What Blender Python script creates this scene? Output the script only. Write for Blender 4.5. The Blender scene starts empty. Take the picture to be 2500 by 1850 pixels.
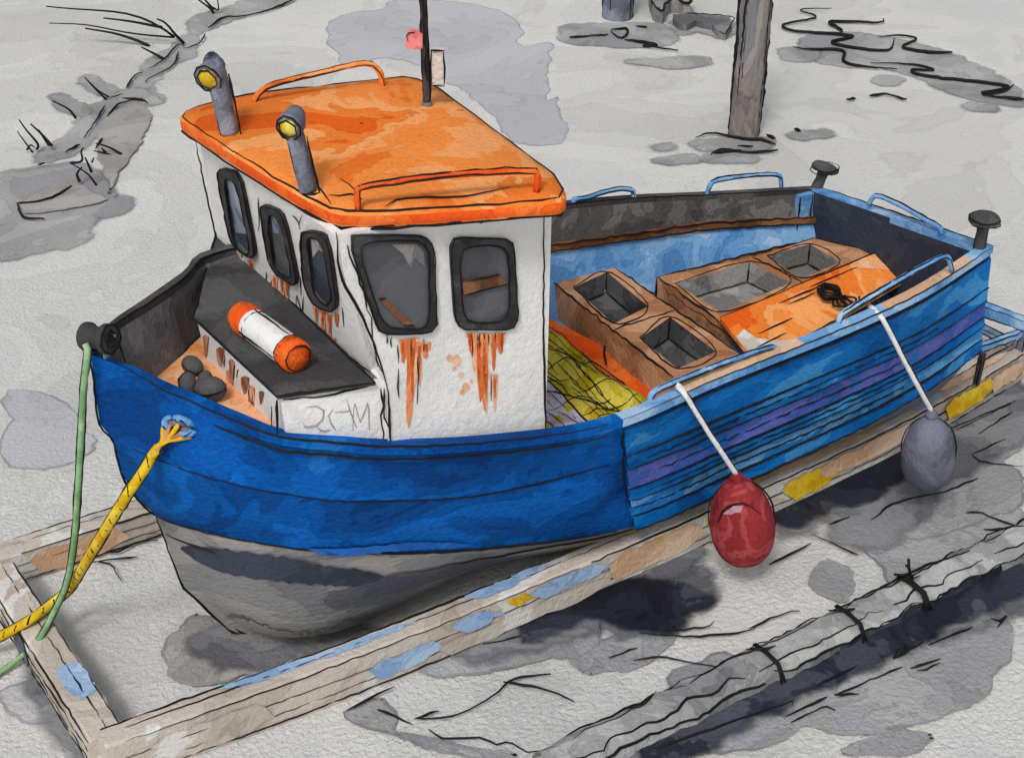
import bpy, math, random
from mathutils import Vector as V
random.seed(7)
S = bpy.context.scene
COL = S.collection

# ------------------------------------------------------------------ camera
FPX, CX, CY, HC = 3571.0, 1250.0, 925.0, 7.0
PIT, AZ, ROL = math.radians(30.2), math.radians(59.1), math.radians(0.67)
C = V((0, 0, HC))
FW = V((math.cos(AZ)*math.cos(PIT), math.sin(AZ)*math.cos(PIT), -math.sin(PIT)))
_r = V((math.sin(AZ), -math.cos(AZ), 0)); _u = _r.cross(FW)
RT = _r*math.cos(ROL) + _u*math.sin(ROL); UP = RT.cross(FW)
cam = bpy.data.cameras.new('camera'); co = bpy.data.objects.new('camera', cam); COL.objects.link(co)
cam.sensor_width = 36; cam.lens = 36*FPX/2500; cam.clip_end = 2000; cam.clip_start = 0.1
from mathutils import Matrix
m3 = Matrix((RT, UP, -FW)).transposed()
co.matrix_world = Matrix.Translation(C) @ m3.to_4x4()
S.camera = co

# ------------------------------------------------------------------ light
SUN_EL, SUN_AZ = math.radians(50), math.radians(222)     # azimuth of the sun measured from +X towards +Y
w = bpy.data.worlds.new('World'); S.world = w; w.use_nodes = True
nt = w.node_tree; bg = nt.nodes['Background']
sky = nt.nodes.new('ShaderNodeTexSky'); sky.sky_type = 'NISHITA'; sky.sun_disc = False
sky.sun_elevation = SUN_EL; sky.sun_rotation = math.radians(90) - SUN_AZ
sky.air_density = 1.0; sky.dust_density = 4.0
hs = nt.nodes.new('ShaderNodeHueSaturation'); hs.inputs['Saturation'].default_value = 0.3
nt.links.new(sky.outputs[0], hs.inputs['Color']); nt.links.new(hs.outputs[0], bg.inputs['Color'])
bg.inputs['Strength'].default_value = 0.12
sl = bpy.data.lights.new('sun', 'SUN'); sl.energy = 1.5; sl.angle = math.radians(12); sl.color = (1, .98, .955)
so = bpy.data.objects.new('sun', sl); COL.objects.link(so)
sd = V((math.cos(SUN_AZ)*math.cos(SUN_EL), math.sin(SUN_AZ)*math.cos(SUN_EL), math.sin(SUN_EL)))
so.rotation_euler = sd.to_track_quat('Z', 'Y').to_euler()
S.view_settings.view_transform = 'Standard'; S.view_settings.look = 'None'
S.view_settings.exposure = -0.1; S.view_settings.gamma = 1.0

# ------------------------------------------------------------------ points of the place
def ray(p): return FW + RT*((p[0]-CX)/FPX) - UP*((p[1]-CY)/FPX)
def atz(p, z): d = ray(p); return C + d*((z-C.z)/d.z)
def aty(p, y): d = ray(p); return C + d*((y-C.y)/d.y)
def atx(p, x): d = ray(p); return C + d*((x-C.x)/d.x)
def onp(p, p0, n): d = ray(p); return C + d*((p0-C).dot(n)/d.dot(n))
def c1(x, y): return (380+.4661*x, 100+.4661*y)
def c2(x, y): return (1280+.5464*x, 350+.5464*y)
def c3(x, y): return (180+.4568*x, 600+.4568*y)
def c4(x, y): return (.4539*x, 1100+.4539*y)
def c5(x, y): return (900+.7165*x, 1200+.7165*y)
def c6(x, y): return (.3631*x, .3631*y)
def c7(x, y): return (1250+.5598*x, .5598*y)

# ------------------------------------------------------------------ materials
def lin(c):
    f = lambda u: u/12.92 if u <= .04045 else ((u+.055)/1.055)**2.4
    return tuple(f(u/255) for u in c) + (1,)
MATS = {}
def wash(name, cols, scale=1.6, seed=0, rough=.8, bump=.35, gran=.10, tide=.75, stretch=(1, 1, 1), soft=.25, spec=.25):
    """a blotchy water-colour coat: flat tones with crisp edges, tide lines, pigment grain and a rough paper-like tooth"""
    m = bpy.data.materials.new(name); m.use_nodes = True
    t = m.node_tree; N = t.nodes; L = t.links
    b = N['Principled BSDF']; b.inputs['Roughness'].default_value = rough
    b.inputs['Specular IOR Level'].default_value = spec
    tc = N.new('ShaderNodeTexCoord'); mp = N.new('ShaderNodeMapping')
    mp.inputs['Location'].default_value = (seed*3.7, seed*1.9, seed*5.3); mp.inputs['Scale'].default_value = stretch
    L.new(tc.outputs['Object'], mp.inputs[0])
    def noise(sc, det=3, dis=0.0, ro=.55):
        n = N.new('ShaderNodeTexNoise'); n.inputs['Scale'].default_value = sc; n.inputs['Detail'].default_value = det
        n.inputs['Roughness'].default_value = ro; n.inputs['Distortion'].default_value = dis
        L.new(mp.outputs[0], n.inputs['Vector']); return n
    def math_(op, a, bb):
        k = N.new('ShaderNodeMath'); k.operation = op
        for i, q in enumerate((a, bb)):
            if hasattr(q, 'is_linked'): L.new(q, k.inputs[i])
            else: k.inputs[i].default_value = q
        return k.outputs[0]
    n1 = noise(scale, 4, .6)
    rp = N.new('ShaderNodeValToRGB'); L.new(n1.outputs['Fac'], rp.inputs[0])
    k = len(cols); e = rp.color_ramp.elements
    ths = [.5 + (i-(k-2)/2)*.085 for i in range(k-1)] if k > 1 else []
    e[0].position = 0; e[0].color = lin(cols[0]); e[1].position = 1; e[1].color = lin(cols[-1])
    for i, th in enumerate(ths):
        a = e.new(th-.006); a.color = lin(cols[i]); a = e.new(th+.006+.03*soft*(i % 2)); a.color = lin(cols[i+1])
    # soft pooling of pigment
    n2 = noise(scale*.7+.3, 2, .2)
    f2 = N.new('ShaderNodeMapRange'); L.new(n2.outputs['Fac'], f2.inputs[0])
    f2.inputs[1].default_value = .3; f2.inputs[2].default_value = .7; f2.inputs[3].default_value = 1-soft; f2.inputs[4].default_value = 1+soft*.6
    n3 = noise(38, 4, 0, .7)
    f3 = N.new('ShaderNodeMapRange'); L.new(n3.outputs['Fac'], f3.inputs[0])
    f3.inputs[1].default_value = .3; f3.inputs[2].default_value = .7; f3.inputs[3].default_value = 1-gran; f3.inputs[4].default_value = 1+gran
    fac = math_('MULTIPLY', f2.outputs[0], f3.outputs[0])
    for th in ths[:2]:
        d = math_('ABSOLUTE', math_('SUBTRACT', n1.outputs['Fac'], th-.004), 0.0)
        mr = N.new('ShaderNodeMapRange'); L.new(d, mr.inputs[0])
        mr.inputs[1].default_value = .002; mr.inputs[2].default_value = .009; mr.inputs[3].default_value = tide; mr.inputs[4].default_value = 1
        fac = math_('MULTIPLY', fac, mr.outputs[0])
    mx = N.new('ShaderNodeVectorMath'); mx.operation = 'SCALE'
    L.new(rp.outputs[0], mx.inputs[0]); L.new(fac, mx.inputs['Scale'])
    L.new(mx.outputs[0], b.inputs['Base Color'])
    n4 = noise(24, 5, .3, .62); bp = N.new('ShaderNodeBump'); bp.inputs['Strength'].default_value = min(1, bump*1.9); bp.inputs['Distance'].default_value = .034 if name in ('pale mud', 'damp mud', 'deep blue paint', 'navy blue paint') else .026
    L.new(n4.outputs['Fac'], bp.inputs['Height']); L.new(bp.outputs[0], b.inputs['Normal'])
    MATS[name] = m; return m

GRND = wash('pale mud', [(205, 204, 200), (212, 211, 207), (219, 218, 213), (213, 213, 211)], .35, 1, .9, .5, .05, .95, soft=.04)
G1 = wash('damp mud', [(154, 154, 155), (164, 164, 165), (174, 174, 174)], .8, 2, .85, .45, .08, .86, soft=.15)
G1W = wash('warm damp mud and shade', [(152, 148, 144), (162, 158, 153), (174, 170, 165)], .8, 12, .85, .45, .06, .88, soft=.07)  # warm mud tone, also used for painted shade under the bow
G2 = wash('wet mud', [(104, 104, 106), (120, 120, 122), (136, 136, 138)], .9, 3, .8, .45, .08, .85, soft=.12)
G3 = wash('painted shade', [(28, 31, 42), (40, 44, 56), (58, 61, 72)], 1.2, 4, .7, .35, .15, .9, soft=.3)  # dark tone for the timber's near face, shade put into the colour
GL = wash('lilac damp mud', [(183, 182, 187), (188, 187, 191), (192, 191, 194)], .5, 5, .85, .45, .05, .9, soft=.04)
INK = wash('ink', [(20, 17, 17), (26, 22, 22)], 2, 6, .7, .1, .1, 1, soft=.05)
PENCIL = wash('pencil', [(150, 146, 144), (165, 162, 160)], 2, 6, .7, .1, .1, 1, soft=.05)
BLUE = wash('deep blue paint', [(0, 70, 146), (0, 84, 166), (2, 98, 186), (26, 118, 206)], 1.3, 7, .7, .42, .2, .92, soft=.3, stretch=(.8, 1, 1.3), spec=.12)
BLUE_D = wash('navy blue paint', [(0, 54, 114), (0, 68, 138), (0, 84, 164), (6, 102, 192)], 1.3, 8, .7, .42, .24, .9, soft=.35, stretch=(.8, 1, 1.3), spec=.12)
BLUE_M = wash('mid blue paint', [(0, 88, 164), (0, 104, 184), (14, 118, 198), (62, 148, 212)], 1.4, 9, .7, .42, .18, .9, soft=.28, stretch=(.8, 1, 1.3), spec=.12)
BLUE_L = wash('light blue paint', [(84, 140, 196), (106, 158, 210), (130, 176, 220), (166, 198, 228)], 1.8, 10, .6, .3, .1, .88, soft=.12)
BLUE_P = wash('purple blue paint', [(10, 104, 184), (66, 96, 178), (92, 108, 190), (36, 112, 192)], 1.4, 11, .7, .42, .18, .92, soft=.25, spec=.12)
NAVY = wash('dark slate paint', [(44, 52, 66), (52, 60, 74), (62, 70, 84)], 1.6, 13, .7, .3, .12, .9, soft=.18)
GREYD = wash('dark grey paint', [(62, 61, 62), (74, 73, 74), (86, 85, 86)], 1.8, 14, .75, .3, .12, .9, soft=.18)
GREYW = wash('weathered dark grey paint', [(66, 64, 62), (82, 79, 77), (104, 101, 98), (84, 82, 80)], 2.6, 15, .75, .3, .16, .75, soft=.2)
GREYH = wash('grey antifouling', [(122, 123, 126), (140, 140, 141), (156, 154, 151)], 1.0, 16, .8, .35, .12, .88, stretch=(.6, 1, 1.6), soft=.18)
SLATE_W = wash('slate weed stain', [(78, 80, 88), (88, 90, 96), (100, 100, 104)], 1.4, 50, .85, .35, .12, .9, stretch=(.5, 1, 1.5), soft=.15)
GREYH2 = wash('warm grey stain', [(122, 117, 112), (132, 127, 121)], 1.4, 51, .85, .35, .1, .9, soft=.12)
BLUE_S = wash('sky blue paint', [(20, 112, 188), (54, 138, 204), (96, 162, 216), (30, 120, 194)], 1.4, 57, .7, .4, .16, .92, soft=.22, spec=.12)
GREYM = wash('mid grey paint', [(94, 97, 102), (108, 111, 115), (122, 125, 128)], 1.4, 58, .8, .35, .12, .9, soft=.15)
RIM = wash('dried rim', [(134, 133, 134), (146, 145, 146), (158, 157, 158)], 1.2, 59, .85, .4, .08, 1, soft=.1)
RIMW = wash('pale dried rim', [(160, 159, 160), (170, 169, 171)], 1.2, 60, .85, .4, .08, 1, soft=.1)
BLUE_N = wash('faded navy patch', [(6, 52, 112), (10, 64, 130), (8, 56, 122)], 1.4, 52, .65, .35, .18, .9, soft=.25)
BLUE_M2 = wash('sun faded blue patch', [(22, 94, 180), (34, 106, 192)], 1.6, 53, .65, .35, .14, .9, soft=.15)
GREYB = wash('blue grey paint', [(104, 108, 122), (122, 126, 140), (140, 144, 158)], 3, 17, .7, .3, .12, .85, soft=.18)
WHITE = wash('white paint', [(226, 225, 222), (232, 231, 228), (236, 235, 232), (229, 228, 226)], 
 .9, 18, .65, .26, .035, .97, soft=.03)
ORANGE = wash('orange paint', [(228, 98, 22), (238, 128, 48), (245, 164, 98), (242, 142, 64), (232, 116, 40)], 1.1, 19, .75, .35, .1, .87, soft=.14, spec=.12)
ORANGE_B = wash('bright orange paint', [(228, 82, 12), (236, 98, 24), (240, 116, 46)], 1.8, 20, .65, .3, .1, .85, soft=.1)
ORANGE_P = wash('pale orange deck paint', [(238, 150, 92), (242, 170, 118), (244, 186, 142), (236, 158, 106)], 2.2, 21, .75, .35, .08, .86, soft=.08)
RUST = wash('rust', [(220, 116, 62), (232, 146, 96), (241, 184, 146)], 4, 22, .85, .3, .12, .9, stretch=(1, 1, .4), soft=.2)
RUST_P = wash('pale rust', [(240, 196, 164), (236, 178, 138), (243, 210, 186)], 3, 54, .85, .3, .08, .95, soft=.05)
RUST_B = wash('deep rust', [(198, 84, 30), (214, 104, 48)], 4, 55, .85, .3, .12, .95, soft=.1)
RUST_D = wash('dark rust', [(140, 84, 52), (176, 112, 78), (206, 150, 116)], 4, 23, .85, .3, .12, .9, stretch=(1, 1, .4), soft=.2)
BROWN = wash('tan timber', [(166, 114, 76), (186, 132, 94), (204, 154, 116)], 1.8, 24, .8, .35, .1, .85, soft=.14)
BROWN_D = wash('brown timber', [(98, 62, 38), (122, 80, 52), (142, 98, 66)], 2.5, 25, .8, .35, .1, .9, soft=.14)
HOLD = wash('hold lining', [(120, 118, 116), (146, 144, 141), (166, 164, 160)], 1.6, 26, .8, .35, .08, .88, soft=.1)
HOLD_D = wash('dark hold lining', [(58, 58, 62), (76, 76, 79), (98, 97, 98)], 2.0, 27, .8, .35, .1, .88, soft=.15)
GLASS = wash('dark window glass', [(74, 74, 78), (84, 84, 88), (92, 93, 98)], 2, 28, .45, .12, .06, .95, soft=.12, spec=.4)
GLASS_B = wash('blue tinted window glass', [(84, 88, 102), (128, 134, 156), (146, 152, 172)], 2.2, 29, .45, .12, .06, .95, soft=.12, spec=.4)
RUBBER = wash('black rubber', [(48, 47, 48), (58, 57, 58), (72, 71, 72)], 4, 30, .8, .25, .1, .9, soft=.15)
YEL = wash('yellow', [(214, 170, 16), (228, 190, 36), (236, 204, 62)], 3, 31, .75, .25, .1, .9, soft=.1)
LENS = wash('yellow lamp lens', [(206, 170, 30), (222, 192, 50), (230, 214, 110)], 6, 32, .4, .15, .08, .9, soft=.1)
NET = wash('mustard net', [(160, 146, 10), (190, 170, 24), (206, 190, 70), (178, 158, 16)], 2.2, 33, .85, .4, .14, .85, soft=.15)
LILAC = wash('lilac net', [(176, 166, 190), (196, 188, 208), (214, 208, 222)], 3, 34, .85, .4, .08, .9, soft=.1)
GREEN = wash('pale green rope', [(118, 158, 110), (138, 176, 128), (160, 194, 150)], 3, 35, .8, .25, .08, .9, soft=.1)
RED = wash('red rubber', [(128, 38, 42), (146, 50, 54), (164, 70, 72), (138, 46, 50)], 3, 36, .85, .35, .14, .88, soft=.25, spec=.05)
RED_D = wash('dark red rubber', [(138, 26, 28), (156, 38, 40)], 4, 37, .6, .25, .12, .85, soft=.18)
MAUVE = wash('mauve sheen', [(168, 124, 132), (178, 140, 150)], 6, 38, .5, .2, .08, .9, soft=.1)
SLATE = wash('slate rubber', [(88, 90, 104), (102, 104, 118), (112, 114, 128)], 3, 39, .7, .3, .14, .85, soft=.15)
PINK = wash('red lamp glass', [(226, 120, 122), (236, 146, 146)], 8, 40, .5, .1, .06, 1, soft=.08)
WOOD = wash('grey brown timber', [(112, 107, 104), (128, 122, 118), (142, 136, 131), (116, 115, 118)], 1.6, 41, .85, .35, .1, .8, stretch=(1, 1, .35), soft=.14)
BEAM = wash('weathered beam', [(178, 166, 152), (190, 179, 166), (202, 193, 181), (222, 219, 213), (188, 177, 164)], .8, 42, .85, .35, .06, .9, soft=.05)
BEAM_T = wash('tan beam paint', [(206, 168, 134), (218, 184, 152), (226, 198, 172)], 1.6, 43, .85, .3, .06, .88, soft=.06)
BEAM_B = wash('blue beam paint', [(136, 168, 208), (156, 184, 218), (174, 198, 226)], 1.6, 44, .85, .3, .06, .88, soft=.06)
WROPE = wash('white rope', [(226, 225, 224), (236, 235, 233)], 4, 45, .8, .25, .06, 1, soft=.05)

# ------------------------------------------------------------------ mesh builder
def catmull(pts, n):
    P = [V(p) for p in pts]
    if len(P) < 3:
        return [P[0].lerp(P[-1], i/n) for i in range(n+1)]
    ls = [0]
    for a, b in zip(P, P[1:]): ls.append(ls[-1] + max((b-a).length, 1e-6))
    out = []
    for i in range(n+1):
        s = ls[-1]*i/n; k = 0
        while k < len(P)-2 and ls[k+1] < s: k += 1
        u = (s-ls[k])/(ls[k+1]-ls[k])
        p0 = P[k-1] if k else P[0]*2-P[1]; p3 = P[k+2] if k+2 < len(P) else P[-1]*2-P[-2]
        a, b = P[k], P[k+1]
        m1 = (b-p0)*.5; m2 = (p3-a)*.5
        u2, u3 = u*u, u*u*u
        out.append(a*(2*u3-3*u2+1) + m1*(u3-2*u2+u) + b*(-2*u3+3*u2) + m2*(u3-u2))
    return out
class MB:
    def __init__(s): s.v = []; s.f = []; s.mi = []; s.mats = []; s.sm = []
    def m(s, mat):
        if mat not in s.mats: s.mats.append(mat)
        return s.mats.index(mat)
    def face(s, idx, mat, smooth=False): s.f.append(idx); s.mi.append(s.m(mat)); s.sm.append(smooth)
    def poly(s, pts, mat):
        k = len(s.v); s.v += [V(p) for p in pts]; s.face(list(range(k, k+len(pts))), mat)
    def prism(s, pts, off, mat, side=None):
        """closed solid: the outline pts and the same outline moved by off"""
        side = side or mat; n = len(pts); k = len(s.v)
        s.v += [V(p) for p in pts] + [V(p)+V(off) for p in pts]
        s.face(list(range(k, k+n)), mat); s.face(list(range(k+2*n-1, k+n-1, -1)), side)
        for i in range(n):
            j = (i+1) % n; s.face([k+i, k+n+i, k+n+j, k+j], side)
    def grid(s, rows, mat, smooth=True, matf=None):
        k = len(s.v); nr, nc = len(rows), len(rows[0])
        for r in rows: s.v += [V(p) for p in r]
        for i in range(nr-1):
            for j in range(nc-1):
                s.face([k+i*nc+j, k+i*nc+j+1, k+(i+1)*nc+j+1, k+(i+1)*nc+j], matf(i, j) if matf else mat, smooth)
    def tube(s, pts, r, mat, n=8, caps=True, smooth=True):
        P = [V(p) for p in pts]
        if not callable(r): rr = r; r = lambda t: rr
        k = len(s.v); N = len(P); up = None
        for i, p in enumerate(P):
            d = (P[min(i+1, N-1)] - P[max(i-1, 0)])
            d = d.normalized() if d.length > 1e-9 else V((0, 0, 1))
            if up is None: up = d.orthogonal().normalized()
            up = (up - d*up.dot(d)); up = up.normalized() if up.length > 1e-6 else d.orthogonal().normalized()
            q = d.cross(up); R = r(i/(N-1))
            for a in range(n):
                an = 2*math.pi*a/n; s.v.append(p + (up*math.cos(an) + q*math.sin(an))*R)
        for i in range(N-1):
            for a in range(n):
                b = (a+1) % n; s.face([k+i*n+a, k+i*n+b, k+(i+1)*n+b, k+(i+1)*n+a], mat, smooth)
        if caps:
            s.face([k+a for a in range(n-1, -1, -1)], mat); s.face([k+(N-1)*n+a for a in range(n)], mat)
    def ink(s, pts, r=.0075, wob=.004, mat=None, closed=False, straight=False):
        P = [V(p) for p in pts]
        if closed: P = P + [P[0]]
        L = sum((b-a).length for a, b in zip(P, P[1:])); n = max(3, min(60, int(L/.06)))
        Q = catmull(P, n) if not straight else P
        Q = [q + V((random.gauss(0, 1), random.gauss(0, 1), random.gauss(0, 1)))*wob*.5 for q in Q]
        ph = random.random()*6; a = random.uniform(.75, 1.15); b = random.uniform(3, 8)
        s.tube(Q, lambda t: .88*r*a*(.45 + .55*min(1, 6*t, 6*(1-t)))*(1+.3*math.sin(ph+b*t)), mat or INK, 5)
    def box(s, c, sx, sy, sz, mat, ux=V((1, 0, 0)), uy=V((0, 1, 0)), uz=V((0, 0, 1)), top=None):
        c = V(c); k = len(s.v)
        for dz in (-.5, .5):
            for dx, dy in ((-.5, -.5), (.5, -.5), (.5, .5), (-.5, .5)): s.v.append(c+ux*sx*dx+uy*sy*dy+uz*sz*dz)
        for i, f in enumerate(([3, 2, 1, 0], [4, 5, 6, 7], [0, 1, 5, 4], [1, 2, 6, 5], [2, 3, 7, 6], [3, 0, 4, 7])):
            s.face([k+q for q in f], top if (top and i == 1) else mat)
    def lathe(s, c, prof, mat, n=20, ax=V((0, 0, 1))):
        """prof: (radius, distance along ax)"""
        c = V(c); ax = ax.normalized(); u = ax.orthogonal().normalized(); q = ax.cross(u); k = len(s.v); m = len(prof)
        for r, h in prof:
            for a in range(n):
                an = 2*math.pi*a/n; s.v.append(c + ax*h + (u*math.cos(an)+q*math.sin(an))*max(r, 1e-4))
        for i in range(m-1):
            for a in range(n):
                b = (a+1) % n; s.face([k+i*n+a, k+i*n+b, k+(i+1)*n+b, k+(i+1)*n+a], mat, True)
        s.face([k+a for a in range(n-1, -1, -1)], mat); s.face([k+(m-1)*n+a for a in range(n)], mat)
    def build(s, name, parent=None, base=None):
        o0 = V(base) if base is not None else V((0, 0, 0))
        p = parent; off = V((0, 0, 0))
        while p is not None: off += V(p.location); p = p.parent
        me = bpy.data.meshes.new(name); me.from_pydata([tuple(v-o0-off) for v in s.v], [], s.f)
        for mt in s.mats: me.materials.append(mt)
        me.polygons.foreach_set('material_index', s.mi); me.polygons.foreach_set('use_smooth', s.sm)
        me.update()
        o = bpy.data.objects.new(name, me); COL.objects.link(o); o.location = o0
        if parent is not None: o.parent = parent
        return o
def tag(o, label=None, cat=None, group=None, kind=None):
    for k, v in (('label', label), ('category', cat), ('group', group), ('kind', kind)):
        if v: o[k] = v
    return o
def empty(name, loc, label, cat, group=None):
    o = bpy.data.objects.new(name, None); COL.objects.link(o); o.location = loc; o.empty_display_size = .2
    return tag(o, label, cat, group)
def rnd_outline(P, amp, n=3):
    """roughens a closed outline"""
    P = [V(p) for p in P]
    for _ in range(n):
        Q = []
        for a, b in zip(P, P[1:]+P[:1]):
            d = b-a; m = a.lerp(b, random.uniform(.4, .6)); L = d.length
            Q += [a, m + V((-d.y, d.x, 0))*random.gauss(0, amp)]
        P = Q
    return P
def rounded(P, k=2, f=.22):
    P = [V(p) for p in P]
    for _ in range(k):
        Q = []
        for a, b in zip(P, P[1:]+P[:1]): Q += [a.lerp(b, f), a.lerp(b, 1-f)]
        P = Q; f = .25
    return P

# ------------------------------------------------------------------ the setting: ground
g = MB(); R = 400
g.poly([(-R, -R, 0), (R, -R, 0), (R, R, 0), (-R, R, 0)], GRND)
tag(g.build('ground'), kind='structure')
zc = [.004]
def area2(P): return sum(p.x*q.y-q.x*p.y for p, q in zip(P, P[1:]+P[:1]))
def patches(name, mat, lst, amp=.10, rim=None, soft=0):
    mb = MB(); al = []
    for P in lst:
        z = zc[0]; zc[0] += .0007
        Q = rnd_outline(rounded([atz(q, 0) for q in P], 1, .17), amp*.62, 3)
        if area2(Q) < 0: Q.reverse()
        n = len(Q); nn = []
        for i in range(n):
            d = Q[(i+1) % n]-Q[i-1]; m_ = V((d.y, -d.x, 0)); nn.append(m_.normalized() if m_.length > 1e-6 else V((0, 0, 0)))
        mb.poly([V((p.x, p.y, z)) for p in Q], mat); al += [1.0]*n
        if rim:
            k = len(mb.v)
            for p, m_ in zip(Q, nn):
                ww = .004+.022*abs(math.sin(p.x*5+p.y*7)); mb.v += [V((p.x, p.y, z+.0003))+m_*.004, V((p.x, p.y, z+.0003))-m_*ww]; al += [1.0, 1.0]
            for i in range(n):
                j = (i+1) % n; mb.face([k+2*i, k+2*j, k+2*j+1, k+2*i+1], rim)
        if soft:
            k = len(mb.v)
            for i, (p, m_) in enumerate(zip(Q, nn)):
                sm = (nn[i-2]+nn[i-1]+m_+nn[(i+1) % n]+nn[(i+2) % n])/5
                mb.v += [V((p.x, p.y, z)), V((p.x, p.y, z))+sm*soft]; al += [1.0, 0.0]
            for i in range(n):
                j = (i+1) % n; mb.face([k+2*i, k+2*j, k+2*j+1, k+2*i+1], mat)
    o = mb.build(name)
    if soft:
        at = o.data.attributes.new('wet', 'FLOAT', 'POINT'); at.data.foreach_set('value', al)
    tag(o, kind='structure')
def fade_edge(m):
    """wet mud and painted shade that fade out at the edge"""
    t = m.node_tree; N = t.nodes; L = t.links; b = N['Principled BSDF']; out = N['Material Output']
    a = N.new('ShaderNodeAttribute'); a.attribute_name = 'wet'; tr = N.new('ShaderNodeBsdfTransparent'); mx = N.new('ShaderNodeMixShader')
    tc = N.new('ShaderNodeTexCoord'); n = N.new('ShaderNodeTexNoise'); n.inputs['Scale'].default_value = 5; n.inputs['Detail'].default_value = 5; L.new(tc.outputs['Object'], n.inputs['Vector'])
    q = N.new('ShaderNodeMath'); q.operation = 'MULTIPLY_ADD'; L.new(n.outputs['Fac'], q.inputs[0]); q.inputs[1].default_value = 1.1; q.inputs[2].default_value = -.55
    ad = N.new('ShaderNodeMath'); L.new(a.outputs['Fac'], ad.inputs[0]); L.new(q.outputs[0], ad.inputs[1])
    mr = N.new('ShaderNodeMapRange'); mr.interpolation_type = 'SMOOTHSTEP'; L.new(ad.outputs[0], mr.inputs[0]); mr.inputs[1].default_value = .15; mr.inputs[2].default_value = .85
    L.new(mr.outputs[0], mx.inputs[0]); L.new(tr.outputs[0], mx.inputs[1]); L.new(b.outputs[0], mx.inputs[2]); L.new(mx.outputs[0], out.inputs['Surface'])
G3R = wash('painted shade', [(16, 19, 30), (26, 30, 42), (42, 46, 58), (72, 74, 84)], 1.1, 4, .75, .4, .18, .92, soft=.4); fade_edge(G3R)  # ground shade beside the boat and timber, held in the colour
G1R = wash('running mud', [(150, 150, 152), (162, 162, 163), (174, 174, 174)], .8, 62, .85, .45, .08, .88, soft=.15); fade_edge(G1R)
G2R = wash('soaked mud and shade', [(104, 105, 110), (122, 123, 127), (140, 140, 143)], .9, 3, .85, .45, .1, .9, soft=.22); fade_edge(G2R)  # mud tone, also the paler part of the painted hull shade
def C_(f, *P): return [f(*p) for p in P]
patches('damp_mud_flat', GL, rim=RIMW, lst=[
    [(790, 60), (860, 30), (935, 25), (950, 0), (1080, 0), (1250, 30), (1262, 120), (1355, 100), (1340, 165), (1330, 250), (1365, 235), (1360, 265), (1392, 310), (1375, 352), (1300, 358), (1240, 345), (1150, 230), (1080, 200), (1000, 150), (930, 140), (840, 175)],
    [(0, 1680), (120, 1650), (200, 1660), (330, 1830), (330, 1850), (220, 1850), (160, 1760), (60, 1770), (0, 1720)],
    [(0, 950), (120, 960), (190, 1010), (250, 1090), (130, 1150), (0, 1140)],
])
patches('wet_mud_channel', G1R, soft=.16, lst=[
    C_(c6, (1290, 190), (1330, 110), (1600, 40), (1650, 0), (1980, 0), (1900, 40), (1560, 130), (1400, 200), (1300, 240)),
    C_(c6, (1000, 420), (1180, 320), (1240, 250), (1300, 240), (1290, 380), (1130, 440), (980, 580), (1090, 690), (960, 700), (880, 620)),
    C_(c6, (300, 1010), (420, 960), (540, 860), (610, 740), (760, 660), (900, 590), (1090, 695), (900, 720), (740, 800), (640, 900), (520, 1020), (380, 1070), (260, 1090)),
    C_(c6, (555, 520), (600, 520), (760, 600), (740, 660), (600, 590)), C_(c6, (345, 640), (400, 640), (590, 750), (560, 790)),
    C_(c6, (0, 1180), (220, 1140), (520, 1100), (700, 1200), (740, 1340), (860, 1330), (820, 1440), (620, 1460), (560, 1640), (200, 1700), (0, 1760)),
    [(1970, 90), (2080, 80), (2190, 100), (2330, 135), (2420, 180), (2500, 240), (2500, 262), (2370, 245), (2250, 190), (2140, 160), (2060, 165), (1950, 130)],
    [(1910, 120), (1990, 120), (1980, 150), (1920, 148)], [(2140, 190), (2200, 190), (2180, 210), (2140, 205)],
    [(2360, 255), (2430, 262), (2420, 272), (2365, 270)],
    [(1380, 62), (1500, 60), (1640, 65), (1645, 105), (1560, 118), (1370, 105)], [(1640, 50), (1790, 50), (1770, 98), (1700, 75), (1660, 90)],
    [(1530, 150), (1725, 140), (1730, 160), (1640, 168), (1540, 155)],
    [(1680, 350), (1880, 338), (1870, 365), (1720, 368)], [(1590, 395), (1680, 380), (1705, 395), (1640, 402)], [(1725, 385), (1840, 378), (1830, 398), (1730, 396)],
    [(1930, 330), (2020, 320), (2020, 336), (1940, 342)], [(1600, 360), (1635, 355), (1630, 366), (1605, 368)],
])
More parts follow.
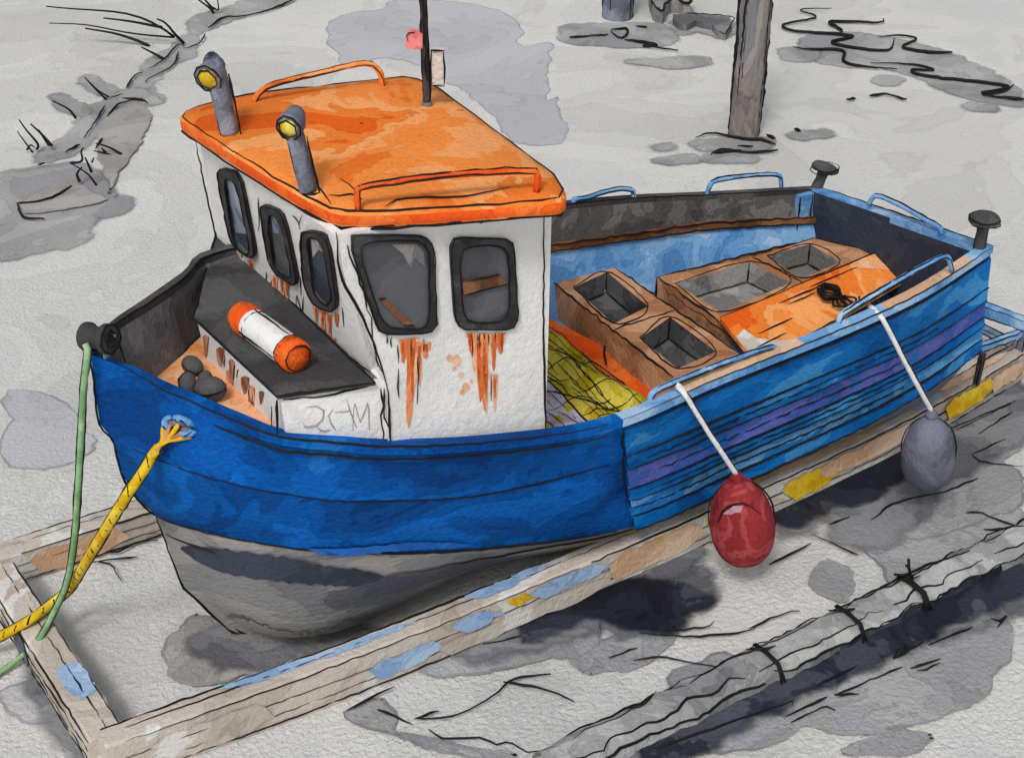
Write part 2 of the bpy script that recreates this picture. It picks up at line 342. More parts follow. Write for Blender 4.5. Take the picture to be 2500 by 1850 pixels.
patches('damp_mud', G1, rim=RIM, lst=[
    [(820, 1750), (930, 1700), (975, 1750), (960, 1790), (1040, 1800), (1130, 1825), (1290, 1850), (1100, 1850), (960, 1800)],
    [(960, 1610), (1240, 1520), (1440, 1520), (1490, 1600), (1420, 1650), (1380, 1600), (1180, 1650), (1060, 1660)],
    [(1410, 1600), (1640, 1500), (1660, 1560), (1560, 1640), (1420, 1655)],
    [(1970, 1420), (2010, 1365), (2080, 1390), (2090, 1440), (2060, 1480), (1990, 1450)],
    [(2060, 1320), (2180, 1290), (2350, 1230), (2500, 1240), (2500, 1330), (2300, 1430), (2180, 1450), (2150, 1380)],
    [(1380, 1850), (1560, 1780), (1700, 1700), (1900, 1680), (2160, 1540), (2440, 1420), (2480, 1600), (2400, 1720), (2180, 1790), (2050, 1800), (1960, 1770), (1900, 1820), (1740, 1850)],
    [(2050, 1830), (2190, 1780), (2290, 1800), (2230, 1850), (2060, 1850)],
    [(1620, 1650), (1760, 1590), (1830, 1620), (1770, 1680), (1650, 1720)],
    [(2050, 1230), (2150, 1180), (2200, 1220), (2170, 1290), (2080, 1300)],
    [(2250, 1170), (2340, 1080), (2500, 950), (2500, 1100), (2440, 1130), (2500, 1160), (2500, 1240), (2370, 1290), (2230, 1330), (2180, 1290), (2240, 1240)],
])
patches('warm_mud_and_shade', G1W, rim=RIM, lst=[
    C_(c6, (720, 770), (960, 700), (1030, 790), (960, 950), (800, 1180), (730, 1340), (700, 1190), (640, 1060)),
    C_(c6, (120, 1380), (310, 1265), (520, 1240), (740, 1350), (640, 1390), (180, 1460)),
    [(1930, 1190), (2060, 1130), (2140, 1150), (2080, 1240), (2150, 1300), (2050, 1300), (2010, 1240), (1930, 1260)],
    [(390, 1590), (470, 1500), (545, 1520), (640, 1600), (870, 1570), (700, 1640), (520, 1680), (420, 1670)],  # hull's contact shade below the bow, painted on the mud
])
patches('wet_mud_and_shade', G2R, amp=.08, soft=.22, lst=[  # wet mud, plus painted hull shade under the bow and round the dark patches
    [(1120, 1570), (1290, 1485), (1360, 1440), (1700, 1390), (1720, 1440), (1640, 1500), (1560, 1540), (1450, 1520), (1320, 1560), (1160, 1610)],
    [(1905, 1290), (1960, 1230), (2150, 1120), (2260, 1190), (2240, 1260), (2170, 1270), (2130, 1230), (2010, 1240), (1940, 1300)],
    [(2280, 1060), (2480, 935), (2500, 960), (2350, 1110)],
    [(1500, 1850), (1640, 1760), (1800, 1680), (1880, 1640), (1860, 1720), (1720, 1800), (1640, 1850)],
    [(1880, 1700), (2050, 1620), (2250, 1520), (2500, 1410), (2500, 1480), (2330, 1540), (2200, 1560), (2080, 1620), (1960, 1660)],
    [(480, 1570), (560, 1545), (650, 1570), (900, 1545), (880, 1580), (720, 1610), (560, 1625)],  # painted contact shade along the keel
    [(330, 1655), (420, 1760), (500, 1850), (430, 1850), (330, 1850)] if False else [(90, 1600), (130, 1620), (255, 1830), (215, 1850), (150, 1760)],
    [(1560, 1330), (1700, 1345), (1640, 1400), (1400, 1450), (1420, 1410)], [(2150, 1125), (2210, 1115), (2230, 1200), (2160, 1330), (2060, 1330), (2060, 1250)],
    [(2400, 1000), (2500, 950), (2500, 1060), (2330, 1160), (2260, 1180)],
])
patches('painted_shade', G3R, amp=.06, soft=.16, lst=[  # shade beside hull, rail and timber painted onto the ground
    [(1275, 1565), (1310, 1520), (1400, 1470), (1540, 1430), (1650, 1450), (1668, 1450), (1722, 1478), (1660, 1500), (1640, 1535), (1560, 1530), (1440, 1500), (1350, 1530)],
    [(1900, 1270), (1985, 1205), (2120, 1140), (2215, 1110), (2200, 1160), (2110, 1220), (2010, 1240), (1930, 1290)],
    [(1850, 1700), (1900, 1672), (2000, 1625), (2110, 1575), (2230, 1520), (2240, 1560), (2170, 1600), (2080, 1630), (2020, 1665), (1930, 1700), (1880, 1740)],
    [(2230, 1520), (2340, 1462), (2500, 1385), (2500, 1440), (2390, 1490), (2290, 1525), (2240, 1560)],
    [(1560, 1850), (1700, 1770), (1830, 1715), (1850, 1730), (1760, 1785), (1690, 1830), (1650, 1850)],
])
# pen-thin cracks, twigs and ripples in the mud
gi = MB()
def gl(f, P, r=.011): gi.ink([atz(f(*p), zc[0]+.004) for p in P], r, .006)
I_ = lambda x, y: (x, y)
for P in ([(1240, 320), (1200, 300), (1100, 400), (1000, 465)], [(1200, 345), (1160, 440), (1000, 530), (980, 555)], [(960, 490), (910, 500), (850, 590)],
          [(820, 632), (740, 660)], [(820, 658), (950, 670), (995, 695)], [(705, 710), (640, 820), (565, 925)], [(535, 970), (440, 1022)], [(305, 1098), (250, 1110)],
          [(720, 780), (800, 700), (960, 660)], [(1970, 0), (1800, 70), (1620, 110), (1500, 118), (1400, 190)], [(1380, 230), (1340, 290), (1250, 325)],
          [(640, 1000), (690, 925)], [(480, 1250), (320, 1340), (130, 1365), (120, 1385), (160, 1460), (300, 1470)]):
    gl(c6, P, .016)
for P in ([(1395, 37), (1270, 40), (1265, 50), (1325, 75), (1185, 108), (1230, 135), (1420, 150), (1485, 160), (1395, 185), (1510, 210), (1640, 218), (1670, 170)],
          [(1620, 80), (1600, 98), (1390, 95), (1435, 130), (1430, 150)], [(1600, 160), (1700, 155), (1765, 170), (1705, 205), (1820, 228), (1920, 228)],
          [(1225, 205), (1290, 215), (1440, 220), (1450, 270), (1550, 292), (1680, 300)], [(1565, 275), (1740, 280), (1840, 305), (1745, 305), (1800, 330), (2160, 375), (2050, 405), (2140, 400), (2190, 370)],
          [(2050, 415), (2233, 435)], [(1460, 434), (1500, 430)], [(1560, 418), (1630, 410), (1720, 435)], [(430, 135), (470, 165), (500, 150), (495, 125), (430, 130)], [(250, 163), (420, 150)], [(490, 172), (630, 195), (575, 200), (725, 220)],
          [(540, 115), (590, 118)], [(800, 602), (870, 580), (1010, 605), (1090, 610), (1150, 630)], [(865, 672), (920, 650), (1030, 665), (1160, 655)], [(985, 635), (1050, 638)], [(880, 665), (1000, 655)], [(1230, 562), (1260, 572)], [(1110, 585), (1150, 605)]):
    gl(c7, P, .025)
for P in ([(30, 740), (90, 765), (150, 790)], [(155, 775), (240, 745)], [(205, 810), (260, 840), (380, 840), (440, 860), (480, 850), (530, 880), (640, 885)], [(160, 775), (300, 760), (430, 690), (490, 640), (620, 618)],
          [(460, 645), (570, 665), (630, 680), (700, 712)], [(815, 565), (915, 532)], [(900, 575), (1000, 562), (1090, 580), (1270, 605), (1340, 590)], [(960, 458), (1040, 470), (1150, 460), (1175, 440)], [(920, 480), (1100, 492), (1290, 475), (1320, 460)],
          [(1295, 466), (1400, 420), (1470, 404)], [(1365, 248), (1440, 210), (1510, 175)], [(1515, 145), (1600, 185), (1670, 215)], [(1570, 115), (1640, 85)], [(1710, 98), (1790, 40), (1960, 0)], [(2035, 72), (2080, 70), (2200, 115)], [(2095, 128), (2180, 130), (2233, 155)],
          [(1440, 785), (1560, 730), (1590, 742)], [(1590, 690), (1820, 595)], [(1420, 765), (1560, 700)], [(1585, 692), (1670, 688)], [(1850, 600), (1950, 570)], [(1870, 612), (1950, 580)], [(1910, 520), (1960, 500), (2060, 460)], [(2120, 430), (2150, 440), (2175, 420), (2140, 462)],
          [(1790, 570), (1810, 530), (1840, 540), (1790, 565), (1890, 510)], [(640, 900), (760, 830), (870, 790)], [(830, 900), (970, 840)], [(800, 865), (960, 760), (1200, 645)], [(930, 790), (970, 720)], [(1050, 770), (1100, 760), (1040, 740), (1150, 700), (1080, 690)], [(390, 520), (520, 490)], [(1530, 660), (1660, 595)], [(990, 870), (1450, 710), (1445, 725)]):
    gl(c5, P, .0095)
for P in ([(555, 540), (625, 545), (740, 490), (845, 480)], [(500, 595), (640, 580), (740, 570)], [(510, 595), (595, 610), (620, 650), (655, 700)], [(110, 628), (275, 618)], [(900, 430), (1055, 480)],
          [(1865, 1395), (1960, 1345), (2130, 1265)]):
    gl(c4, P, .008)
for P in ([(1910, 1270), (2200, 1150)], [(1930, 1280), (2180, 1160)], [(2025, 1300), (2180, 1200)], [(2000, 1390), (2150, 1320)], [(2000, 1385), (2040, 1420), (2233, 1445)], [(1860, 1560), (2030, 1495)]):
    gl(c2, P, .007)
tag(gi.build('mud_cracks'), kind='structure')
# ------------------------------------------------------------------ boat
YC = 8.06
boat = empty('fishing_boat', (5.2, YC, 0), 'blue fishing boat with white wheelhouse and orange roof aground on a cradle', 'boat')
NO = V((0, -1, 0))                                   # outwards on the near side
gpx = [(222, 868), (312, 904), (385, 947), (477, 988), (564, 1025), (673, 1066), (819, 1082), (952, 1092), (1199, 1080), (1488, 1036), (1770, 918), (2045, 809), (2250, 715), (2419, 607)]
gz = [2.57, 2.46, 2.39, 2.33, 2.28, 2.22, 2.13, 2.05, 1.92, 1.80, 1.86, 1.96, 2.05, 2.12]
mpx = [(276, 1073), (318, 1092), (360, 1110), (431, 1139), (487, 1158), (620, 1192), (765, 1216), (890, 1222), (1170, 1208), (1500, 1128), (1775, 1018), (2055, 900), (2250, 812), (2404, 712)]
cpx = [(381, 1258), (395, 1266), (415, 1274), (470, 1289), (520, 1302), (600, 1319), (720, 1338), (850, 1349), (1150, 1341), (1525, 1290), (1785, 1180), (2080, 1045), (2250, 950), (2387, 850)]
cy = [YC, 7.97, 7.88, 7.72, 7.62, 7.5, 7.38, 7.3, 7.17, 7.1, 7.15, 7.2, 7.23, 7.26]
GN, MN, CN = [], [], []
for i in range(14):
    a = atz(gpx[i], gz[i]); c = aty(cpx[i], cy[i])
    if i == 0: a = aty(gpx[0], YC)
    my = YC if i == 0 else a.y*.55 + c.y*.45
    GN.append(a); MN.append(aty(mpx[i], my)); CN.append(c)
kx = [2.5, 2.6, 2.7, 2.85, 3.0, 3.2, 3.5, 3.8, 4.4, 5.3, 6.3, 7.4, 8.2, 8.75]
KN = [V((x, YC, .03 if i else .07)) for i, x in enumerate(kx)]
DN = []
for i in range(14):
    q_ = [.55, .5, .46, .42, .38, .35, .36, .46, .52, .55, .55, .55, .55, .55][i]; d = CN[i].lerp(KN[i], q_); bul = min(1, i/6)
    if 0 < i < 8: d.z = [0, .52, .44, .38, .33, .30, .29, .29][i]
    DN.append(V((d.x, d.y - .07*bul, d.z-.02*bul)) if i else V((2.19, YC, .62)))
M2 = 56
def cr(P): return catmull(P, M2)
rows_n = [cr(GN), cr(MN), cr(CN), cr(DN), cr(KN)]
# far side of the hull: mirrored bilge, its own (higher) rail
FG = [aty((262, 800), 8.2), aty((300, 765), 8.4), aty((400, 700), 8.75), aty((535, 608), 9.15), V((4.4, 9.27, 2.42)), aty((1325, 500), 9.27), aty((1540, 480), 9.27), aty((1723, 472), 9.27), aty((1985, 458), 9.08)]
_b = FG[3]; FG[0] = aty((266, 797), 8.2); FG[1] = FG[0].lerp(_b, .3); FG[2] = FG[0].lerp(_b, .65)
fgn = cr([GN[0]] + FG)
def mir(P): return [V((p.x, 2*YC-p.y, p.z)) for p in P]
rows_f = [fgn, [a.lerp(b, .5) for a, b in zip(fgn, cr(mir(CN)))], cr(mir(CN)), cr(mir(DN)), cr(KN)]
def dense(rows, k=4):
    out = []
    cols = [catmull([r[j] for r in rows], k*(len(rows)-1)) for j in range(M2+1)]
    # keep the knuckles crisp: linear between given rows
    for i in range(len(rows)-1):
        for q in range(k):
            out.append([rows[i][j].lerp(rows[i+1][j], q/k) for j in range(M2+1)])
    out.append(rows[-1]); return out
ib = next(j for j in range(M2+1) if rows_n[0][j].x > 4.84)
h = MB()
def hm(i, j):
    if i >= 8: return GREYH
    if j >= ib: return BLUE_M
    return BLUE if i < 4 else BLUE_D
rn = dense(rows_n)
for i, px_ in ((1, (229, 920)), (2, (235, 975)), (3, (244, 1034)), (5, (288, 1118)), (6, (303, 1166)), (7, (342, 1224))):
    dl = aty(px_, YC)-rn[i][0]
    for j in range(0, 9): rn[i][j] = rn[i][j]+dl*max(0, 1-j/7)**1.5
# round the bilge
for i in range(9, 16):
    t = (i-8)/8
    for j in range(M2+1): rn[i][j] = rn[i][j] + V((0, -.06*math.sin(math.pi*t), -.03*math.sin(math.pi*t)))*min(1, j/14)
h.grid(rn, BLUE, True, hm)
h.grid([[p for p in r] for r in dense(rows_f)], BLUE, True, lambda i, j: GREYH if i >= 8 else BLUE)
tr = [r[-1] for r in rn] + [r[-1] for r in reversed(dense(rows_f)[:-1])]
h.poly(tr, NAVY)
o_ = NO*.006
def row(k, a=0, b=M2+1, off=.004): return [p + NO*off for p in rows_n[k][a:b]]
gd = [V((0, -.006, -.085)) + p for p in rows_n[0]]
h.ink(gd[1:ib], .009); h.ink(gd[4:ib-10], .008, .008); h.ink(gd[ib:], .008)
h.ink(row(1, 1, ib), .006); h.ink(row(2, 0, ib), .009); h.ink(row(2, 8, ib-6, .01), .005, .012)
h.ink([r[0] + V((-.006, 0, 0)) for r in rn[:9]], .010); h.ink([r[0] + V((-.006, 0, 0)) for r in rn[8:]], .010)
h.ink([r[ib] + NO*.006 + V((random.uniform(-.035, .035) if 0 < q < 8 else 0, 0, 0)) for q, r in enumerate(rn[:9])], .008, .006)
h.ink([r[-1] + NO*.006 for r in rn[:9]], .009)
def hband(i0, i1, j0, j1, mat, off=.006, k=40):
    off += .010
    def P(i, j):
        a = int(i); b = int(j); u = i-a; v = j-b; a1 = min(a+1, len(rn)-1); b1 = min(b+1, M2)
        return rn[a][b].lerp(rn[a1][b], u).lerp(rn[a][b1].lerp(rn[a1][b1], u), v) + V((-.3, -1, -.15)).normalized()*off
    up_, dn = [], []
    for q in range(k+1):
        t = q/k; j = j0+(j1-j0)*t; wv = min(1, 5*t, 5*(1-t))**.5; m_ = (i0+i1)/2 + .25*math.sin(t*5+i0); hw = (i1-i0)/2*wv*random.uniform(.75, 1.1)
        up_.append(P(max(0, m_-hw), j)); dn.append(P(min(len(rn)-1.01, m_+hw), j))
    h.grid([up_, dn], mat, False)
hband(8.6, 9.7, 1.2, 13, NAVY); hband(9.6, 11.2, 9, 27, SLATE_W); hband(9.2, 10.2, 20, 34, GREYH2, .009); hband(13.2, 15.6, 6, 30, SLATE_W, .008); hband(14.3, 15.9, 8, 20, NAVY, .011); hband(11.4, 13, 3, 12, GREYH2, .008)
hband(7.3, 7.9, 9, 18, BLUE_M2, .007)
h.ink([rn[8][1+q]+V((-.01, -.02, -.10-.012*q)) for q in range(4)], .007)
hull = h.build('hull', boat)
def proj(p):
    v = p-C; w_ = v.dot(FW); return (CX+FPX*v.dot(RT)/w_, CY-FPX*v.dot(UP)/w_)
def hullpt(px, off=.006):
    best = None
    for i in range(len(rn)):
        for j in range(0, M2+1):
            q = proj(rn[i][j]); d = (q[0]-px[0])**2+(q[1]-px[1])**2
            if best is None or d < best[0]: best = (d, i, j)
    return aty(px, rn[best[1]][best[2]].y - off*1.4)
# lapped planks on the after part of the near side
def topside(f, j):
    a, b, c = rows_n[0][j], rows_n[1][j], rows_n[2][j]
    return a.lerp(b, f/.5) if f < .5 else b.lerp(c, (f-.5)/.5)
for f0, f1, mt, pr in ((.10, .44, BLUE_M, .020), (.45, .56, BLUE_M, .030), (.57, .70, BLUE_P, .022), (.71, .78, BLUE_M, .034), (.79, .90, BLUE_S, .024), (.91, 1.0, BLUE_M, .038)):
    s = MB(); J = range(ib, M2+1)
    f1o = [topside(f1, j)+NO*(pr+.008) for j in J]; f0o = [topside(f0, j)+NO*pr for j in J]
    s.grid([[topside(f0, j)-NO*.0 for j in J], f0o, f1o, [topside(f1, j)+NO*.0 for j in J]], mt, False)
    s.ink([p+NO*.003 for p in f1o], .010, .006); s.ink([p+NO*.003 for p in f0o[random.randint(0, 6):len(f0o)-random.randint(1, 8)]], .006, .006)
    if f1-f0 < .25 and random.random() < .6: s.ink([p.lerp(q, .5)+NO*.003 for p, q in zip(f0o, f1o)][random.randint(0, 3):len(f0o)-random.randint(2, 9)], .008, .010)
    s.build('hull_plank', hull)
# gunwale capping
gw = MB()
inn = []
for j in range(M2+1):
    t = rows_n[0][min(j+1, M2)] - rows_n[0][max(j-1, 0)]; n = V((-t.y, t.x, 0)); n = n.normalized()
    inn.append(rows_n[0][j] + n*.085*min(1, .25+j/6))
gw.grid([[p+NO*.012+V((0, 0, -.05)) for p in rows_n[0]], [p+NO*.012+V((0, 0, .012)) for p in rows_n[0]], [p+V((0, 0, .012)) for p in inn], [p+V((0, 0, -.05)) for p in inn]], BLUE, False, lambda i, j: BLUE if j < ib else (BEAM_T if i == 1 and (ib+3 < j < ib+12 or ib+17 < j < ib+26) else BLUE_L))
gw.ink([p+V((0, -.012, .014)) for p in rows_n[0][:ib]], .008); gw.ink([p+V((0, -.012, .014)) for p in rows_n[0][ib:]], .007)
inf = [p + V((.02 if j < 8 else 0, -.07*min(1, .2+j/10), 0)) for j, p in enumerate(fgn)]
gw.grid([[p+V((0, .012, -.05)) for p in fgn], [p+V((0, .012, .012)) for p in fgn], [p+V((0, 0, .012)) for p in inf], [p+V((0, 0, -.05)) for p in inf]], GREYD, False)
gw.ink([p+V((0, 0, .014)) for p in inf], .008)
sa, sb = rows_n[0][-1], fgn[-1]
gw.prism([sa+V((.03, 0, .014)), sb+V((.03, 0, .014)), sb+V((-.07, 0, .014)), sa+V((-.07, 0, .014))], (0, 0, -.06), BLUE_L)
gw.ink([sa+V((.03, 0, .016)), sb+V((.03, 0, .016))], .008)
gw.build('gunwale', boat)
# inner faces of the bulwarks
bw = MB()
inn_d = [V((p.x+(.14 if p.x < 2.3 else .05 if p.x < 4.4 else 0), p.y+(.13 if p.x < 2.6 else .06 if p.x < 4.4 else .17), min(2.15, p.z-.1) if p.x < 4.4 else 1.33)) for p in inn]
bw.grid([[p+V((0, 0, -.05)) for p in inn], inn_d], GREYB, False)
jf = next(j for j in range(M2+1) if fgn[j].x > 3.3)
bw.grid([[p+V((0, -.004, -.04)) for p in inf[:jf+1]], [V((p.x+.03+.14*max(0, 1-j/8), p.y-.06*min(1, j/10), 2.1)) for j, p in enumerate(inf[:jf+1])]], GREYM, False)
ja = next(j for j in range(M2+1) if fgn[j].x > 4.5)
A = inf[ja:]
def hz(p, z0, z1): return z0 + (z1-z0)*max(0, min(1, (p.x-5.8)/(8.6-5.8)))
r0 = [p+V((0, -.004, -.03)) for p in A]
r1 = [V((p.x, p.y-.06, hz(p, 1.98, 1.70))) for p in A]; r1b = [V((p.x, p.y-.10, hz(p, 1.98, 1.70))) for p in A]
r2 = [V((p.x, p.y-.10, hz(p, 1.92, 1.64))) for p in A]; r2b = [V((p.x, p.y-.07, hz(p, 1.92, 1.64))) for p in A]
r3 = [V((p.x, p.y-.20, 1.33)) for p in A]
bw.grid([r0, r1], GREYW, False); bw.grid([r1, r1b, r2, r2b], BROWN_D, False); bw.grid([r2b, r3], BLUE_L, False)
bw.ink([p+V((0, -.006, 0)) for p in r1b], .008, .008); bw.ink([p+V((0, -.008, 0)) for p in r2], .008, .008); bw.ink([p+V((0, -.008, -.08)) for p in r2b[:-4]], .005, .008)
ti = [sa+V((-.07, .06, 0)), sb+V((-.07, -.06, 0))]
bw.poly([ti[0], ti[1], V((ti[1].x, ti[1].y, 1.33)), V((ti[0].x, ti[0].y, 1.33))], NAVY)
q0 = ti[1]+V((-.01, -.05, 0)); bw.prism([q0, q0+V((-.16, 0, 0)), q0+V((-.16, 0, -.42)), q0+V((0, 0, -.42))], (0, .06, 0), BLUE_L)
bw.ink([q0+V((-.16, -.006, 0)), q0+V((-.16, -.006, -.42))], .008); bw.ink([q0+V((-.02, -.006, 0)), q0+V((-.02, -.006, -.42))], .008)
bw.build('bulwark', boat)
dk = MB()
fo = [p for p in inn if p.x < 3.4]; fa = [p for p in inf if p.x < 3.4]
dk.prism([V((p.x+.04, p.y+.06, 2.17)) for p in fo[3:]] + [V((p.x+.03, p.y-.07, 2.17)) for p in reversed(fa[3:])], (0, 0, -.03), ORANGE_P)
ao = [p for p in inn if p.x > 4.3]; aa = [p for p in inf if p.x > 4.3]
dk.prism([V((p.x, p.y+.17, 1.34)) for p in ao] + [V((p.x, p.y-.2, 1.34)) for p in reversed(aa)], (0, 0, -.03), BLUE_L)
dk.build('deck', boat)

# ------------------------------------------------------------------ wheelhouse
YN, YF, XB = 7.0, 9.05, 4.46
NT, NB, FT = V((3.01, YN, 3.57)), V((3.285, YN, 2.47)), V((2.92, YF, 3.48))
NFR = (FT-NT).cross(NB-NT).normalized()
if NFR.x > 0: NFR = -NFR
def fr(p, off=0): return onp(p, NT, NFR) + NFR*off
def sd_(p, off=0): return aty(p, YN) + NO*off
wh = MB()
f_tn, f_bn = NT.lerp(NB, .045), V((3.30, YN, 2.44))
f_tf, f_bf = fr((486, 338)), fr((540, 632))
wh.prism([f_tn, fr((905, 905)), f_bn, fr((760, 830)), f_bf, fr((534, 600)), f_tf], -NFR*.05, WHITE)
ZT = 3.528
sidep = [V((3.022, YN, ZT)), sd_((845, 700)), sd_((883, 771)), sd_((921, 864)), sd_((943, 938)), sd_((950, 1094)), sd_((1199, 1082)), sd_((1332, 1060)), V((XB, YN, ZT))]
wh.prism(sidep, (0, .05, 0), WHITE)
wh.prism([V((XB, YN+.05, 1.55)), V((XB, YF-.05, 1.45)), V((XB, YF-.05, ZT)), V((XB, YN+.05, ZT))], (-.05, 0, 0), WHITE)
wh.prism([V((f_tf.x+.05, YF, ZT)), V((f_bf.x+.05, YF, 2.0)), V((XB, YF, 1.35)), V((XB, YF, ZT))], (0, -.05, 0), WHITE)
wh.prism([V((3.3, YN+.05, 2.05)), V((3.3, YF-.05, 2.05)), V((3.3, YF-.05, 2.5)), V((3.3, YN+.05, 2.5))], (.04, 0, 0), WHITE)
def drips(f, lst, mat=RUST):
    z = .004
    def one(x, y, wd, L, m_, z):
        n = 7; lf, rg = [], []; cx = x
        for q in range(n+1):
            t = q/n; cx += random.gauss(0, wd*.08); ww = wd*(1-t)**.4*random.uniform(.65, 1.15) + wd*.12
            lf.append((cx-ww, y+L*t+random.uniform(-2, 2))); rg.append((cx+ww*random.uniform(.8, 1.1), y+L*t+random.uniform(-2, 2)))
        wh.poly([f(p, z) for p in lf+rg[::-1]], m_)
    for x, y, wd, L in lst:
        one(x+random.uniform(-3, 3), y-2, wd*1.15, L*.62, RUST_P, z); one(x, y, wd*.8, L, mat, z+.0012)
        if wd > 6: one(x+random.uniform(-2, 2), y+L*.1, wd*.35, L*.55, RUST_B, z+.0024)
        z += .0002
drips(fr, [(c1(400, 1080)[0], 605, 7, 30), (587, 615, 5, 50), (612, 634, 8, 48), (673, 672, 9, 50), (690, 680, 7, 52), (704, 690, 7, 46), (774, 745, 8, 45), (790, 755, 9, 60), (806, 768, 7, 72), (824, 765, 6, 32), (818, 822, 4, 16)])
drips(sd_, [(985, 828, 10, 60), (1005, 826, 14, 218), (1022, 832, 10, 110), (1042, 834, 12, 40), (1150, 812, 12, 50), (1168, 820, 14, 160), (1182, 815, 12, 188), (1205, 816, 10, 90), (1222, 812, 12, 52), (1185, 900, 7, 110), (1208, 915, 7, 90)])
for bx_, by_, br_ in ((1098, 874, 8), (1116, 880, 11), (1108, 900, 6), (1124, 915, 7), (1138, 945, 10), (1128, 958, 6), (1150, 930, 5)):
    wh.poly([sd_((bx_+br_*random.uniform(.7, 1.2)*math.cos(q*.63), by_+br_*random.uniform(.9, 1.5)*math.sin(q*.63)), .0035) for q in range(10)], RUST_P)
# black weeping marks and pen edges
for x, y, L in ((570, 608, 20), (573, 630, 22), (592, 622, 26), (617, 640, 12)): wh.ink([fr((x, y), .006), fr((x+1, y+L), .006)], .006)
for x, y, L in ((944, 818, 20), (955, 822, 26), (1004, 826, 55), (1018, 870, 115), (1034, 826, 34), (1150, 812, 55), (1164, 815, 26), (1170, 812, 40), (1180, 812, 20), (1190, 815, 28), (1208, 812, 20), (1226, 812, 44), (970, 840, 45), (972, 900, 70), (1198, 910, 70)): wh.ink([sd_((x, y), .006), sd_((x+random.uniform(-3, 3), y+L*.5), .006), sd_((x, y+L), .006)], .0055)
wh.ink([fr((480, 345), .006), fr((505, 470), .006), fr((534, 600), .006)], .007)
wh.ink([fr((534, 596), .006), fr((545, 642), .006)], .007); wh.ink([fr((545, 640), .006), fr((640, 705), .006), fr((780, 815), .006), fr((905, 905), .006)], .008)
wh.ink([sd_((820, 565), .006), sd_((832, 673), .006), sd_((883, 771), .006), sd_((921, 864), .006), sd_((943, 938), .006)], .010)
wh.ink([sd_((845, 600), .006), sd_((900, 760), .006), sd_((915, 860), .006), sd_((941, 920), .006)], .006, .01)
wh.ink([sd_((943, 938), .006), sd_((950, 1010), .006), sd_((952, 1085), .006)], .009); wh.ink([sd_((937, 945), .006), sd_((940, 1040), .006)], .007, .01)
wh.ink([sd_((1328, 525), .006), sd_((1326, 780), .006), sd_((1332, 1055), .006)], .008)
# scribbled letters
def scr(f, L, r=.005, m=None):
    for P in L: wh.ink([f(p, .005) for p in P], r, .002, m)
scr(fr, [C_(c1, (720, 915), (745, 935), (760, 985)), C_(c1, (770, 910), (750, 960), (745, 940)), C_(c1, (585, 1210), (580, 1270), (600, 1300), (612, 1250)), C_(c1, (612, 1300), (630, 1305)), C_(c1, (740, 1400), (742, 1330), (770, 1420), (775, 1340)), C_(c1, (980, 1390), (990, 1500)), C_(c1, (540, 820), (545, 940), (540, 1000)), C_(c1, (760, 1230), (765, 1330))], .005)
wheelhouse = wh.build('wheelhouse', boat)
# windows
def window(f, n, outer, inner, glass, extra=(), k=2):
    O = rounded([f(p) for p in outer], k, .13); I = rounded([f(p) for p in inner], k, .13); c_ = sum(I, V((0, 0, 0)))/len(I); I = [c_.lerp(p, 1.07) for p in I]
    N_ = len(O)
    # match ring vertex counts by nearest angle
    cen = sum(I, V((0, 0, 0)))/len(I)
    mb = MB()
    ux = (O[1]-cen).normalized(); ux = (ux - n*ux.dot(n)).normalized(); uy = n.cross(ux)
    def res(P):
        out = []
        for a in range(48):
            an = 2*math.pi*a/48; d = ux*math.cos(an)+uy*math.sin(an); best = None
            for p, q in zip(P, P[1:]+P[:1]):
                e = q-p; w = p-cen
                den = d.dot(uy)*e.dot(ux) - d.dot(ux)*e.dot(uy)
                if abs(den) < 1e-9: continue
                t = (w.dot(uy)*e.dot(ux) - w.dot(ux)*e.dot(uy))/den
                s_ = (d.dot(ux)*w.dot(uy) - d.dot(uy)*w.dot(ux))/den
                if t > 0 and -1e-6 <= s_ <= 1+1e-6 and (best is None or t > best): best = t
            out.append(cen + d*(best or .01))
        return out
    O2, I2 = res(O), res(I)
    mb.grid([[p+n*.0 for p in O2+O2[:1]], [p+n*.026 for p in O2+O2[:1]], [p+n*.028 for p in I2+I2[:1]], [p+n*.006 for p in I2+I2[:1]]], RUBBER, False)
    mb.ink([p+n*.027 for p in O2], .008, .004, None, True); mb.ink([p+n*.029 for p in I2], .007, .004, None, True)
    wn = mb.build('window', boat)
    pn = MB(); pn.poly([p+n*.008 for p in I2], glass)
    for e in extra: e(pn)
    pn.build('window_pane', wn)
    return wn
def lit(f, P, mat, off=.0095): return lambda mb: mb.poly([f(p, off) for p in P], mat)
def bar(f, n, P): 
    def g_(mb):
        mb.prism([f(p, .024) for p in P], -n*.012, BROWN_D); mb.ink([f(p, .026) for p in P[:2]], .006); mb.ink([f(p, .026) for p in P[2:4]], .006)
    return g_
pale = WHITE
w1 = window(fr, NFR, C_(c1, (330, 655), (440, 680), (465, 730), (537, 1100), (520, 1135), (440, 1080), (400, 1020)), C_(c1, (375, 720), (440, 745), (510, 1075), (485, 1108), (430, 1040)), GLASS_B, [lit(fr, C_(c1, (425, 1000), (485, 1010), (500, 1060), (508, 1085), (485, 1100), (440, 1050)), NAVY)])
w2 = window(fr, NFR, C_(c1, (560, 840), (665, 885), (690, 925), (757, 1230), (745, 1278), (640, 1210), (600, 1120)), C_(c1, (605, 905), (670, 935), (727, 1200), (715, 1228), (640, 1175)), GLASS, [lit(fr, C_(c1, (612, 915), (650, 925), (680, 975), (650, 1005), (622, 1000)), GLASS_B)])
